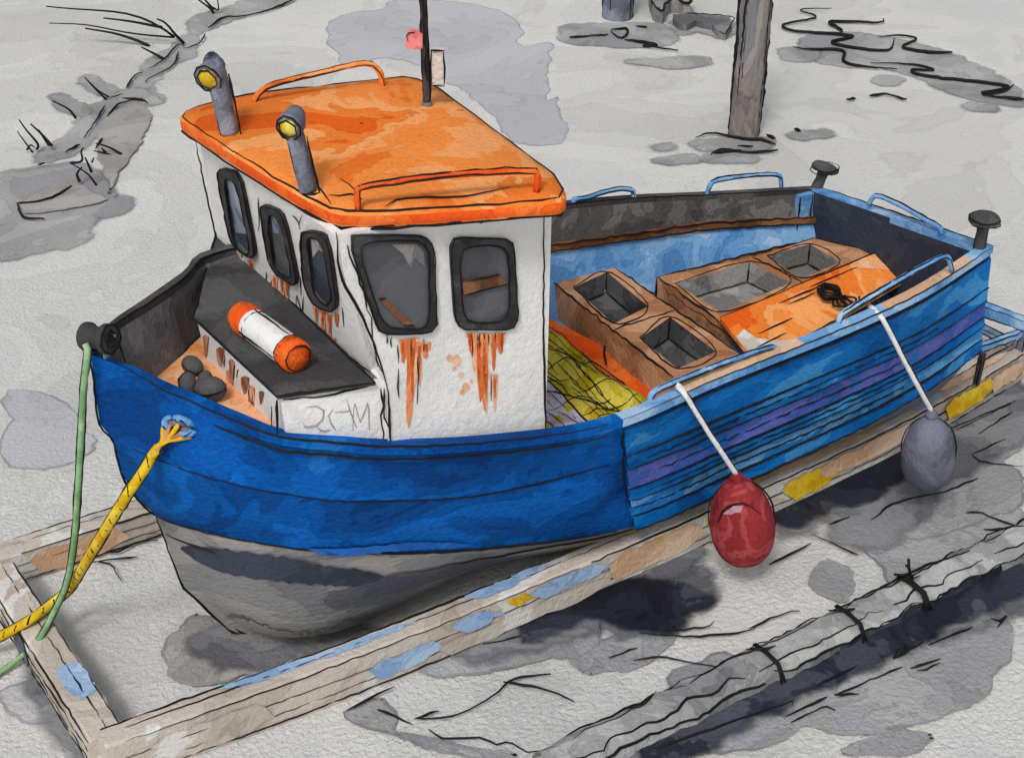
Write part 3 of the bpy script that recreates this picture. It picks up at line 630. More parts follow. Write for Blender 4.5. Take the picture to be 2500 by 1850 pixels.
w3 = window(fr, NFR, C_(c1, (778, 980), (915, 1005), (968, 1370), (940, 1415), (840, 1370), (788, 1250)), C_(c1, (813, 1025), (887, 1040), (943, 1340), (905, 1368), (848, 1310)), NAVY, [lit(fr, C_(c1, (820, 1035), (880, 1045), (895, 1110), (860, 1090), (830, 1130)), HOLD)])
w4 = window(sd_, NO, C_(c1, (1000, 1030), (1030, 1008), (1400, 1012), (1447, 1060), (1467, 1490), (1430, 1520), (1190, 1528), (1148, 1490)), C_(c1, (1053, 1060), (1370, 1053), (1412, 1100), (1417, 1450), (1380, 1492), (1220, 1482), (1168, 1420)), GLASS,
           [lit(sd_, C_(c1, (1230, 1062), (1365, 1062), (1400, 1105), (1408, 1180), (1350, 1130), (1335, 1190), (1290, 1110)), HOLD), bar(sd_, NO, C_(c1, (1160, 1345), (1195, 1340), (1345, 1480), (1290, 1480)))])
w5 = window(sd_, NO, C_(c1, (1532, 1050), (1570, 1022), (1840, 1032), (1867, 1060), (1892, 1470), (1860, 1505), (1590, 1505), (1558, 1450)), C_(c1, (1588, 1078), (1832, 1078), (1838, 1450), (1610, 1458)), GLASS,
           [bar(sd_, NO, C_(c1, (1597, 1255), (1795, 1215), (1830, 1265), (1605, 1325)))])
# roof
rf = MB()
top = [atz(p, 3.62) for p in [(426, 281), (814, 530), (1394, 489), (1362, 428), (1070, 212), (1000, 184), (610, 228), (478, 258)]]
rp = rounded(top, 3, .09); cen = sum(rp, V((0, 0, 0)))/len(rp)
rings = []
for sc, z in ((.99, -.10), (1.0, -.08), (1.0, -.02), (.985, 0), (.9, .012), (.6, .03), (.25, .04), (.01, .042)):
    rings.append([cen.lerp(p, sc)+V((0, 0, z)) for p in rp+rp[:1]])
rf.grid(rings, ORANGE, True, lambda i, j: ORANGE_B if i == 1 else ORANGE)
rf.poly([p for p in reversed(rings[0][:-1])], WHITE)
rf.ink([p+(p-cen).normalized()*.004 for p in rings[0][:-1]], .013, .006, None, True); rf.ink([p+V((0, 0, .002)) for p in rings[3][:-1]], .008, .006, None, True)
rf.ink([p+(p-cen).normalized()*.002+V((0, 0, .01)) for p in rings[0][2:len(rp)//2]], .008, .014)
ZR = 3.63
def rt_(p, z=ZR): return atz(p, z)
rf.ink([rt_(c1(*p), ZR+.012) for p in [(830, 730), (880, 800), (920, 855)]], .006); rf.ink([rt_(c1(*p), ZR+.012) for p in [(910, 808), (960, 812), (1040, 800), (1085, 830)]], .006)
rf.ink([rt_(c1(*p), ZR+.012) for p in [(1200, 870), (1290, 825), (1600, 815), (1860, 765)]], .006); rf.ink([rt_(c1(*p), ZR+.012) for p in [(1060, 800), (1010, 750), (965, 720), (985, 685), (1010, 690), (1035, 730)]], .006)
roof = rf.build('wheelhouse_roof', boat)
def rail(pts, r, mat, par, name, feet=True):
    mb = MB(); Q = catmull(pts, 40); mb.tube(Q, r, mat, 8)
    mb.ink([q+V((0, -.3*r, r)) for q in Q], .007, .006); mb.ink([q+V((0, -r, -r*.2)) for q in Q], .007, .006)
    return mb.build(name, par)
a0, a1 = rt_((875, 510)), rt_((1310, 468)); hh = V((0, 0, .135)); d = (a1-a0).normalized()*.07
rail([a0, a0+hh*.8, a0+hh+d, (a0+a1)/2+hh*1.15, a1+hh-d, a1+hh*.8, a1], .021, ORANGE_B, roof, 'grab_rail')
b0, b1 = rt_((620, 250)), rt_((935, 212)); d = (b1-b0).normalized()*.09
rail([b0, b0+hh*.4+d*.4, b0+hh*.8+d*1.6, (b0+b1)/2+hh*1.1, b1+hh*1.35-d*1.6, b1+hh*.9-d*.3, b1], .022, ORANGE, roof, 'grab_rail')
# mast
ms = MB(); mb0 = rt_((1042, 262)); mt = mb0+V((-.02, 0, 1.35))
ms.tube(catmull([mb0, mb0.lerp(mt, .5), mt], 20), lambda t: .026-.008*t, RUBBER, 10)
ms.lathe(mb0+V((0, 0, -.01)), [(.04, 0), (.04, .03), (.03, .05)], WOOD, 14)
for s_ in (-1, 1): ms.ink([mb0+RT*.024*s_+V((0, -.01, 0)), (mb0+mt)/2+RT*.02*s_, mt+RT*.017*s_], .009)
ms.ink([mb0+V((-.02, -.03, .2)), mb0+V((-.02, -.03, 1.1))], .008, .012)
mast = ms.build('mast', boat)
lt = MB(); pc = mb0+V((0, 0, .46))-RT*.072; lt.prism(rounded([pc+RT*q[0]+V((-.01, -.02, q[1])) for q in ((-.065, -.05), (.05, -.06), (.055, .055), (-.05, .065))], 1, .12), V((.03, .05, 0)), PINK); lt.tube([pc, pc+RT*.07], .012, RUBBER, 6); lt.ink([pc+RT*.0+V((-.01, -.03, .06)), pc-RT*.055+V((-.01, -.03, .05)), pc-RT*.045+V((-.01, -.03, .0))], .006); lt.build('mast_light', mast)
bx = MB(); q = mb0+V((0, 0, .28))+RT*.075
bx.box(q, .085, .05, .24, GRND, RT.normalized(), V((RT.y, -RT.x, 0)).normalized())
for a, b, c, d in ((-1, -1, 1, -1), (1, -1, 1, 1), (1, 1, -1, 1), (-1, 1, -1, -1)): bx.ink([q+RT*.043*a+V((-.015, -.03, .12*b)), q+RT*.043*c+V((-.015, -.03, .12*d))], .007)
bx.build('junction_box', mast)
# roof lamps
def lamp(base_px, top_px, head_px, wd, lens, cut):
    b = rt_(base_px); mb = MB()
    k = (base_px[1]-top_px[1])
    d0 = (b-C).dot(FW)
    up_ = V((0, 0, 1))
    hgt = k*d0/FPX/math.cos(PIT)
    lean = RT*((top_px[0]-base_px[0])*d0/FPX) 
    t = b + up_*hgt + lean
    hp = RT*.07 + b + up_*((base_px[1]-head_px[1])*d0/FPX/math.cos(PIT)) + RT*((head_px[0]-base_px[0])*d0/FPX)
    out = (hp-t); out.z = 0; outn = V((-.75, -.66, 0)).normalized()
    Q = catmull([b, b.lerp(t, .55), t.lerp(b, .12), t+up_*.03-RT*.02, t.lerp(hp, .6)+up_*.045, hp-outn*.05+up_*.03], 24)
    mb.tube(Q, lambda u: wd*(.92+.1*u), GREYB, 12)
    ax = (outn+V((0, 0, -.25))).normalized()
    mb.lathe(hp-ax*.07, [(wd*.9, 0), (wd*1.3, .04), (wd*1.42, .10), (wd*1.42, .13), (wd*1.1, .131)], GREYB, 8, ax)
    for sgn in (-1, .35, 1): mb.ink([b+RT*wd*sgn*.97-V((0, wd*.5, 0)), b.lerp(t, .5)+RT*wd*sgn*.97-V((0, wd*.5, 0)), t.lerp(b, .08)+RT*wd*sgn*.97-V((0, wd*.5, 0))], .009)
    mb.ink([b-RT*wd-V((0, wd, 0)), b-V((0, wd*1.1, 0)), b+RT*wd-V((0, wd*.6, 0))], .009)
    u = ax.orthogonal().normalized(); v = ax.cross(u)
    mb.ink([hp+ax*.062+(u*math.cos(i*math.pi/4)+v*math.sin(i*math.pi/4))*wd*1.42 for i in range(8)], .009, .003, None, True)
    lm = mb.build('deck_lamp', boat)
    ln = MB(); ln.lathe(hp+ax*.055, [(wd*1.08, 0), (wd*1.0, .014), (wd*.5, .026), (.001, .03)], LENS, 8, ax)
    ln.ink([hp+ax*.072+(u*math.cos(i*math.pi/4)+v*math.sin(i*math.pi/4))*wd*1.05 for i in range(8)], .006, .003, None, True)
    ln.build('lamp_lens', lm)
lamp((560, 326), (540, 182), (505, 196), .066, None, 0)
lamp((752, 466), (727, 330), (697, 314), .056, None, 0)
# ------------------------------------------------------------------ foredeck trunk (low cabin ahead of the wheelhouse)
cu = MB(); ZQ = 2.5
t4 = [atz(p, ZQ) for p in [(472, 774), (545, 645), (917, 934), (678, 968)]]
t4[1] = fr((542, 640), .01); t4[1].z = ZQ; t4[2].z = ZQ
low = [V((t4[3].x+.05, t4[3].y+.03, 2.16)), V((t4[0].x+.06, t4[0].y, 2.16))]
cu.prism(t4, (0, 0, -.02), GREYD, GREYD)
fA, fB = t4[0]+V((.02, 0, -.02)), t4[3]+V((.02, .02, -.02))
cu.prism([fA, fB, low[0], low[1]], (.04, 0, 0), WHITE)
nB = V((t4[2].x+.1, t4[3].y+.0, ZQ-.02))
cu.prism([fB+V((0, 0, 0)), V((3.31, 7.03, ZQ-.02)), V((3.31, 7.03, 2.05)), low[0]+V((0, 0, .0))], (0, .04, 0), WHITE)
cu.prism([V((3.3, 8.95, ZQ-.02)), fA+V((.03, -.01, 0)), low[1]+V((.03, -.01, 0)), V((3.3, 8.95, 2.0))], (0, -.04, 0), WHITE)
nS = (V((3.31, 7.03, 2.3))-fB); nS.z = 0; nS = V((nS.y, -nS.x, 0)).normalized()
def cs(p, off=.006): return onp(p, fB, nS)+nS*off
nC = (fB-fA).cross(low[1]-fA).normalized(); nC = nC if nC.x < 0 else -nC
def cf(p, off=.006): return onp(p, fA, nC)+nC*off
for a, b in ((0, 1), (1, 2), (2, 3), (3, 0)): cu.ink([t4[a]+V((-.004, -.004, .004)), t4[a].lerp(t4[b], .5)+V((-.004, -.004, .004)), t4[b]+V((-.004, -.004, .004))], .009)
cu.ink([cs((676, 975)), cs((676, 1060))], .009); cu.ink([cs((662, 990)), cs((664, 1040))], .007)
cu.ink([cs((930, 945)), cs((935, 1080))], .009, .01); cu.ink([cs((690, 975)), cs((800, 962)), cs((915, 935))], .009, .006)
for x, y, wd, L, mt in ((505, 820, 6, 50, RUST_D), (540, 850, 9, 42, RUST_D), (568, 880, 8, 62, RUST_D), (560, 905, 6, 40, RUST), (600, 920, 10, 40, RUST_D), (617, 945, 8, 46, RUST), (618, 980, 6, 24, RUST_D), (640, 955, 6, 30, RUST_D)):
    cu.poly([cf((x+a*wd*random.uniform(.7, 1.2), y+b*L), .010) for a, b in ((-1, 0), (0, -.1), (1, 0), (.8, .5), (.3, 1), (-.3, 1), (-.8, .5))], mt)
for x, y, L in ((552, 866, 30), (575, 890, 34), (583, 900, 20), (612, 940, 60), (620, 960, 40)): cu.ink([cf((x, y)), cf((x-3, y+L))], .006)
for P in ([(1240, 860), (1300, 855), (1340, 880), (1330, 930), (1280, 965), (1215, 965), (1225, 940)], [(1390, 870), (1360, 900), (1380, 960), (1400, 985)], [(1390, 890), (1480, 880)], [(1460, 820), (1475, 880), (1510, 970)], [(1490, 980), (1500, 840), (1530, 940), (1570, 840), (1580, 980)], [(1300, 970), (1330, 990), (1370, 980)]):
    cu.ink([cs(c3(*p), .004) for p in P], .0042, .002, PENCIL)
cu.build('foredeck_trunk', boat)
# bow fittings
br = MB(); bc = aty((238, 824), YC-.02); ax = V((.55, -.8, .12)).normalized()
br.lathe(bc-ax*.10, [(.04, 0), (.09, .01), (.09, .04), (.07, .06), (.07, .14), (.095, .16), (.095, .20), (.05, .205)], GREYD, 18, ax)
u = ax.orthogonal().normalized(); v = ax.cross(u)
for rr, hh_ in ((.096, .105), (.055, .108), (.03, .108)): br.ink([bc+ax*hh_+(u*math.cos(i*.785)+v*math.sin(i*.785))*rr for i in range(8)], .008, .006, None, True)
for sgn in (-.07, .07): br.prism([bc+ax*sgn+V((-.03, 0, .02)), bc+ax*sgn+V((.05, 0, .02)), GN[0]+ax*sgn+V((.12, .03, 0)), GN[0]+ax*sgn+V((.02, 0, -.02))], ax*.014, GREYB)
br.ink([bc+V((.08, -.05, .02)), aty((290, 840), 8.0), aty((312, 900), 8.05)], .008)
br.build('bow_roller', boat)
fl = MB(); fc = hullpt((440, 1040), .012); fx = (hullpt((480, 1058), .012)-hullpt((400, 1022), .012)).normalized(); fx.z = 0; fx = fx.normalized(); fz = V((0, 0, 1)); fn = V((fx.y, -fx.x, 0)).normalized()
jn = min(range(M2), key=lambda j: (rows_n[0][j].lerp(rows_n[1][j], .5)-fc).length)
ring = [hullpt((438+36*math.cos(a*math.pi/10), 1040+19*math.sin(a*math.pi/10)+8*math.cos(a*math.pi/10)), .012) for a in range(20)]
fl.tube(ring+ring[:1], .022, BLUE_L, 8, False); fl.ink([p+fn*.02 for p in ring], .007, .004, None, True)
fm = sum(ring, V((0, 0, 0)))/20
for p, q in zip(ring, ring[1:]+ring[:1]): fl.poly([p, q, fm+fn*.004], GREYB)
fl.build('fairlead', boat)
# handrails along the bulwarks
def hrail(A_, B_, T0, T1, r=.022):
    L = (B_-A_).normalized(); rail([A_, A_.lerp(T0, .75), T0.lerp(A_, .1)+L*.03, T0+L*.12, (T0+T1)/2+V((0, 0, .01)), T1-L*.12, T1.lerp(B_, .1)-L*.03, B_.lerp(T1, .75), B_], r, BLUE_L, boat, 'handrail')
def near(px, dy=.05):                       # a point on top of the near rail
    return aty(px, 6.92)
for p, q, s_, t_ in (((1586, 992), (1900, 868), (1590, 955), (1888, 842)), ((2045, 800), (2325, 660), (2052, 764), (2312, 620))):
    hrail(aty(p, 6.93), aty(q, 6.95), aty(s_, 6.93), aty(t_, 6.95))
for p, q, s_, t_ in (((1400, 495), (1548, 490), (1402, 484), (1545, 460)), ((1725, 478), (1908, 462), (1738, 440), (1905, 424))):
    hrail(aty(p, 9.23), aty(q, 9.23), aty(s_, 9.23), aty(t_, 9.23))
hrail(atx((2121, 500), 8.5), atx((2300, 572), 8.55), atx((2135, 474), 8.5), atx((2294, 552), 8.55))
# stern posts with mushroom heads
def bol(foot, head):
    mb = MB(); a = (head-foot); L = a.length
    mb.lathe(foot, [(.055, 0), (.05, .03), (.045, L*.62), (.05, L*.72), (.05, L*.8), (.10, L*.86), (.125, L*.93), (.11, L), (.03, L+.02)], GREYD, 16, a)
    for s_ in (-1, 1): mb.ink([foot+RT*.048*s_, foot.lerp(head, .6)+RT*.044*s_], .008)
    for s_ in (.86, .97): mb.ink([foot+a*s_+V((math.cos(i*.63)*.122, math.sin(i*.63)*.122, 0)) for i in range(10)], .008, .006, None, True)
    mb.build('stern_bollard', boat)
bol(fgn[-1]+V((-.02, -.03, -.08)), aty((2017, 405), 9.0)); bol(rows_n[0][-1]+V((-.06, .06, -.05)), aty((2405, 530), 7.12))
# ------------------------------------------------------------------ fish hold
def hatch_top(mb, quad, holes, z, th, mat):
    """a flat coaming with openings: strips between the outer quad and the holes"""
    pass
def coaming(mb, out, inn_, z, dep, mat, lin_, lin2):
    O = [V((p.x, p.y, z)) for p in out]; I = [V((p.x, p.y, z)) for p in inn_]
    for i in range(4):
        j = (i+1) % 4; mb.poly([O[i], O[j], I[j], I[i]], mat)
    D = [p-V((0, 0, dep)) for p in I]
    for i in range(4):
        j = (i+1) % 4; mb.poly([I[i], I[j], D[j], D[i]], lin2 if i in (0, 1) else lin_)
    mb.poly(D, lin2)
    mb.ink([p+V((0, 0, .004)) for p in I], .008, .006, None, True, )
    k = max(range(4), key=lambda i: D[i].y+D[i].x*.4); mb.ink([I[k]+V((-.01, -.01, 0)), D[k]+V((-.01, -.01, .02))], .008)
    mb.ink([D[k]+V((-.01, -.01, .02)), D[(k+1) % 4]+V((0, 0, .02))], .007); mb.ink([D[k]+V((-.01, -.01, .02)), D[(k-1) % 4]+V((0, 0, .02))], .007)
Z1 = 1.64
fb = MB()
qA, qB, qC, qD = [atz(p, Z1) for p in [(1351, 690), (1493, 648), (1812, 868), (1650, 926)]]
mAD, mBC = qA.lerp(qD, .52), qB.lerp(qC, .52)
coaming(fb, [qA, qB, mBC, mAD], [atz(p, Z1) for p in [(1400, 702), (1482, 664), (1582, 748), (1499, 790)]], Z1, .2, BROWN, HOLD_D, HOLD_D)
coaming(fb, [mAD, mBC, qC, qD], [atz(p, Z1) for p in [(1562, 826), (1636, 774), (1748, 858), (1655, 900)]], Z1, .2, BROWN, HOLD_D, HOLD_D)
fb.poly([qA, qD, qD-V((0, 0, .3)), qA-V((0, 0, .3))], BROWN); fb.poly([qB, qC, qC-V((0, 0, .3)), qB-V((0, 0, .3))], BROWN)
fb.poly([qA, qB, qB-V((0, 0, .3)), qA-V((0, 0, .3))], BROWN); fb.poly([qD, qC, qC-V((0, 0, .3)), qD-V((0, 0, .3))], BROWN)
for a, b in ((qA, qB), (qB, qC), (qA, qD), (qD, qC), (mAD, mBC)): fb.ink([a+V((-.004, -.004, .005)), a.lerp(b, .5)+V((-.004, -.004, .005)), b+V((-.004, -.004, .005))], .008, .01)
fb.ink([qA+V((-.006, 0, 0)), qA+V((-.006, 0, -.22))], .009)
hold = fb.build('fish_hold', boat)
op = MB()
p0, p1, p2, p3 = qA+V((-.05, 0, -.2)), qD+V((-.05, 0, -.17)), qD+V((-.24, -.02, -.26)), qA+V((-.18, 0, -.27))
p0, p3 = atz((1318, 765), 1.42), atz((1318, 800), 1.36)
p1, p2 = atz((1645, 935), 1.42), atz((1540, 985), 1.36)
P_ = [p0, p1, atz((1580, 985), 1.36), p2, atz((1520, 935), 1.36), p3]
op.prism(P_, (0, 0, -.05), ORANGE_B); op.ink([p+V((0, 0, .004)) for p in (p3, P_[4], p2)], .008, .006); op.ink([atz((1478, 835), 1.45), atz((1474, 860), 1.45), atz((1480, 890), 1.43)], .009)
op.build('hold_step', hold)
lb = MB(); Z2 = 1.62
lA, lB, lC, lD = [atz(p, Z2) for p in [(1606, 676), (1990, 582), (2140, 616), (1758, 784)]]
lm1, lm2 = atz((1838, 628), Z2), atz((1965, 694), Z2)
coaming(lb, [lA, lm1, lm2, lD], [atz(p, Z2) for p in [(1648, 692), (1830, 640), (1930, 690), (1760, 762)]], Z2, .2, BROWN, HOLD, HOLD)
coaming(lb, [lm1, lB, lC, lm2], [atz(p, Z2) for p in [(1872, 624), (1978, 596), (2050, 640), (1955, 680)]], Z2, .2, BROWN, HOLD, HOLD)
for a, b in ((lA, lB), (lB, lC), (lA, lD), (lD, lC)):
    lb.poly([a, b, b-V((0, 0, .28)), a-V((0, 0, .28))], BROWN); lb.ink([a+V((-.004, -.004, .005)), b+V((-.004, -.004, .005))], .008, .01)
lb.ink([lA+V((-.006, 0, 0)), lA+V((-.006, 0, -.22))], .010); lb.ink([lm1+V((0, 0, .005)), lm2+V((0, 0, .005))], .009, .008)
lb.ink([atz(p, Z2+.006) for p in [(1615, 700), (1700, 760), (1800, 840)]], .008, .012)
hold2 = lb.build('long_fish_hold', boat)
ld = MB()
A_, B_, C2_, D2_ = atz((1758, 776), 1.645), atz((2150, 612), 1.645), atz((2235, 668), 1.52), atz((1850, 890), 1.50)
ld.prism([A_, B_, C2_, D2_], (0, 0, -.035), ORANGE)
ld.ink([A_+V((0, 0, .004)), B_+V((0, 0, .004))], .007); ld.ink([D2_+V((0, -.004, .004)), C2_+V((0, -.004, .004))], .008)
def lidp(u, v, o=.006): return A_.lerp(B_, u).lerp(D2_.lerp(C2_, u), v) + V((0, 0, o))
for u0, u1, v in ((.3, .55, .2), (.35, .5, .3), (.1, .3, .55), (.5, .8, .15), (.05, .22, .75)): ld.ink([lidp(u0, v), lidp(u1, v+.02)], .006)
ld.poly([lidp(.0, .42, .0025), lidp(.06, .36, .0025), lidp(.08, .6, .0025), lidp(.16, .82, .0025), lidp(.26, .98, .0025), lidp(.12, .985, .0025), lidp(.01, .98, .0025)], BEAM)
ld.poly([lidp(.80, .02, .0025), lidp(.985, .02, .0025), lidp(.985, .62, .0025), lidp(.95, .5, .0025), lidp(.93, .66, .0025), lidp(.87, .4, .0025), lidp(.84, .3, .0025), lidp(.78, .18, .0025)], ORANGE_P)
ld.build('hold_lid', hold2)
# ------------------------------------------------------------------ loose things on board
cn = MB(); ca, cb = atz((590, 772), ZQ+.10), atz((720, 868), ZQ+.10); ax = (cb-ca).normalized(); L = (cb-ca).length
tub = empty('raft_canister', (ca+cb)/2+V((0, 0, -.10)), 'white cylinder with orange ends lying on the dark foredeck', 'canister')
u = V((-.5, -.6, .6)); u = (u-ax*u.dot(ax)).normalized(); v = ax.cross(u)
def cring(mb, h, r): mb.ink([ca+ax*h+(u*math.cos(i*.52)+v*math.sin(i*.52))*r for i in range(12)], .008, .003, None, True)
cn.lathe(ca+ax*.06, [(.10, 0), (.103, .02), (.103, L-.14), (.10, L-.12)], WHITE, 22, ax)
cring(cn, .18, .105); cring(cn, L-.07, .107); cring(cn, L-.04, .107)
for s_ in (u*.55+v*.83, u*.55-v*.83): cn.ink([ca+ax*.02+s_*.104, cb+s_*.104-ax*.06], .008)
cn.build('canister_body', tub)
for h0, prof in ((-.06, [(.02, 0), (.07, .015), (.098, .05), (.108, .10), (.108, .20), (.10, .205)]), (L-.07, [(.10, 0), (.108, .005), (.108, .08), (.10, .105), (.02, .108)])):
    e_ = MB(); e_.lathe(ca+ax*h0, prof, ORANGE_B, 22, ax)
    e_.ink([ca+ax*(h0+(.04 if h0 < 0 else .112))+(u*math.cos(i*.52)+v*math.sin(i*.52))*(.09 if h0 < 0 else .09) for i in range(12)], .007, .003, None, True)
    e_.build('end_cap', tub)
for k, (px, r, lab) in enumerate((((470, 893), .075, 'oval dark float lying highest in the pile on the orange bow deck'), ((458, 936), .07, 'small round dark float nearest the blue gunwale on the bow deck'), ((500, 925), .055, 'smallest dark float wedged in the middle of the bow pile'), ((514, 950), .10, 'largest oval dark float touching the white trunk on the bow deck'))):
    mb = MB(); c = atz(px, 2.175+r*.7); t = [V((-.3, .8, .3)), V((.1, .4, .9)), V((.6, .5, .4)), V((.7, -.8, .2))][k].normalized()
    mb.lathe(c-t*r*1.1, [(r*math.sin(math.pi*i/10)*.85, r*1.1*(1-math.cos(math.pi*i/10))) for i in range(11)], GREYD, 18, t)
    vd = (C-c).normalized(); a_ = vd.orthogonal().normalized(); b_ = vd.cross(a_)
    sq = t - vd*t.dot(vd)
    mb.ink([c+(t*math.cos(i*.63)*1.1+t.cross(V((0, 0, 1))).normalized()*math.sin(i*.63)*.85)*r*.97+vd*.02 for i in range(10)], .008, .004, None, True)
    o = mb.build('net_float', None, c-V((0, 0, r*.8))); tag(o, lab, 'float', 'dark floats piled on the bow deck')
# yellow net heap behind the wheelhouse
nb = MB(); NU, NV = 22, 20
def netp(i, j):
    x = 4.52+(5.62-4.52)*i/NU; y0 = 7.12; y1 = 8.95-.0*i; y = y0+(y1-y0)*j/NV
    z = 1.46 + .05*math.sin(2.2*i/NU*3.1)*math.cos(j/NV*5) + .03*math.sin(i*.9+j*.5) - .10*max(0, (j/NV-.6)) - (.12 if i in (0, NU) or j in (0, NV) else 0)
    return V((x, y, z))
grid_ = [[netp(i, j) for j in range(NV+1)] for i in range(NU+1)]
nb.grid(grid_, NET, True, lambda i, j: LILAC if (5 <= i <= 10 and 1 <= j <= 9 and (i*3+j) % 7) or (i < 3 and j > 12) else NET)
ed = [grid_[i][0] for i in range(NU+1)] + [grid_[NU][j] for j in range(1, NV+1)] + [grid_[i][NV] for i in range(NU-1, -1, -1)] + [grid_[0][j] for j in range(NV-1, 0, -1)]
nb.prism([V((p.x, p.y, 1.345)) for p in ed], (0, 0, .002), NET)
n0 = len(ed)
for a, b in zip(ed, ed[1:]+ed[:1]): nb.poly([a, b, V((b.x, b.y, 1.345)), V((a.x, a.y, 1.345))], NET)
for i in range(1, NU):
    for _ in range(2):
        a_ = random.randint(0, NV-6); nb.ink([grid_[i][j]+V((random.uniform(-.012, .012), 0, .005)) for j in range(a_, min(NV, a_+random.randint(5, 10))+1)], .0042, .008)
for j in range(1, NV):
    a_ = random.randint(0, NU-8); nb.ink([grid_[i][j]+V((0, random.uniform(-.012, .012), .005)) for i in range(a_, min(NU, a_+random.randint(6, 12))+1)], .0042, .008)
nb.ink([grid_[i][int(14-i*.6)]+V((0, 0, .008)) for i in range(0, NU, 2)], .008); nb.ink([grid_[11][j]+V((0, 0, .008)) for j in range(0, NV)], .008)
o = nb.build('fishing_net', None, (5.05, 8.0, 1.345)); tag(o, 'heaped mustard yellow fishing net with lilac patch behind the white wheelhouse', 'net')
# rope coil on the orange lid
rc = MB(); cc = lidp(.52, .55, .03); nl = (B_-A_).cross(D2_-A_).normalized(); nl = nl if nl.z > 0 else -nl
e1 = (B_-A_).normalized(); e2 = nl.cross(e1)
sp = []
for i in range(90):
    a = i*.42; r = .10-.035*abs(math.sin(i*.09)); sp.append(cc + nl*(.01+.0008*i) + (e1*math.cos(a)+e2*math.sin(a))*r*(1+.12*math.sin(i*1.7)))
for i in range(46):
    a = i*.55; sp.append(cc - e2*.13 - e1*.02 + e1*(.004*i) + nl*(.02+.02*math.sin(i)) + (e1*math.cos(a)*.05+e2*math.sin(a)*.06))
rc.tube(sp, .009, INK, 6)
o = rc.build('rope_coil', None, cc); tag(o, 'tangled black rope coil on the orange hold lid', 'rope')
# ------------------------------------------------------------------ fenders
def fender(top_px, eye_px, cen_px, rx, rz, yy, mat, lab, tilt, dec):
    tp = aty(top_px, 6.86); c = aty(cen_px, yy); ey = aty(eye_px, yy+.02)
    fe = empty('fender', (c.x, c.y, c.z-rz), lab, 'fender')
    axd = V((math.sin(tilt)*RT.x, math.sin(tilt)*RT.y, math.cos(tilt))).normalized()
    mb = MB()
    prof = [(rx*math.sin(math.pi*i/16)**.85*(1.02-.12*math.cos(math.pi*i/16)*-1), rz*(1-math.cos(math.pi*i/16))) for i in range(17)]
    mb.lathe(c-axd*rz, prof, mat, 26, axd)
    mb.lathe(c+axd*(rz-.02), [(.045, 0), (.05, .05), (.03, .08)], mat, 12, axd)
    vd = (C-c).normalized(); sx = axd.cross(vd).normalized()
    mb.ink([c+axd*rz*math.cos(a*.3307)+sx*(rx*1.01)*math.sin(a*.3307)*(1.02+.1*math.cos(a*.3307)) for a in range(19)], .008, .004, None, True)
    dec(mb, c, axd, sx, vd, rx, rz)
    mb.build('fender_body', fe)
    rp_ = MB(); et = c+axd*(rz+.05)
    Q = catmull([tp+V((0, .06, .02)), tp+V((0, -.03, .02)), tp.lerp(et, .5)+V((0, -.02, 0)), et], 24)
    rp_.tube(Q, .020, WROPE, 8)
    for s_ in (-1, 1): rp_.ink([q+RT*.021*s_-V((0, .006, 0)) for q in Q[1:]], .005, .004)
    rp_.ink([et+RT*.02, et-V((0, .05, .08)), et-RT*.02-V((0, .03, .1))], .008); rp_.ink([et-RT*.03, et+RT*.01-V((0, .05, .09))], .008)
    rp_.tube([tp+V((0, -.02, .03)), tp+V((0, .07, .05)), tp+V((.02, .12, .04))], .022, WROPE, 8)
    rp_.build('fender_rope', fe)
def red_dec(mb, c, a, sx, vd, rx, rz):
    def P(u, v): 
        k = max(.04, 1-u*u-v*v)**.5
        return c + sx*rx*u*1.02 + a*rz*v*1.0 + vd*(rx*k+.004)
    mb.ink([P(*p) for p in ((-.75, -.05), (-.5, .3), (-.1, .45), (.3, .35), (.62, .1))], .007)
    mb.ink([P(*p) for p in ((-.75, -.05), (-.45, .1), (.1, .05), (.5, -.1))], .005)
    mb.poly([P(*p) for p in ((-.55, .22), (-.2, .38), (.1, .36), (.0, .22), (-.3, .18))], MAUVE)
fender((1664, 962), (1766, 1165), (1811, 1272), .235, .375, 6.72, RED, 'red teardrop fender hanging lowest on the blue hull side', -.18, red_dec)
fender((2145, 778), (2222, 1010), (2266, 1104), .205, .335, 6.72, SLATE, 'slate grey oval fender hanging near the stern', -.08, lambda *a: None)
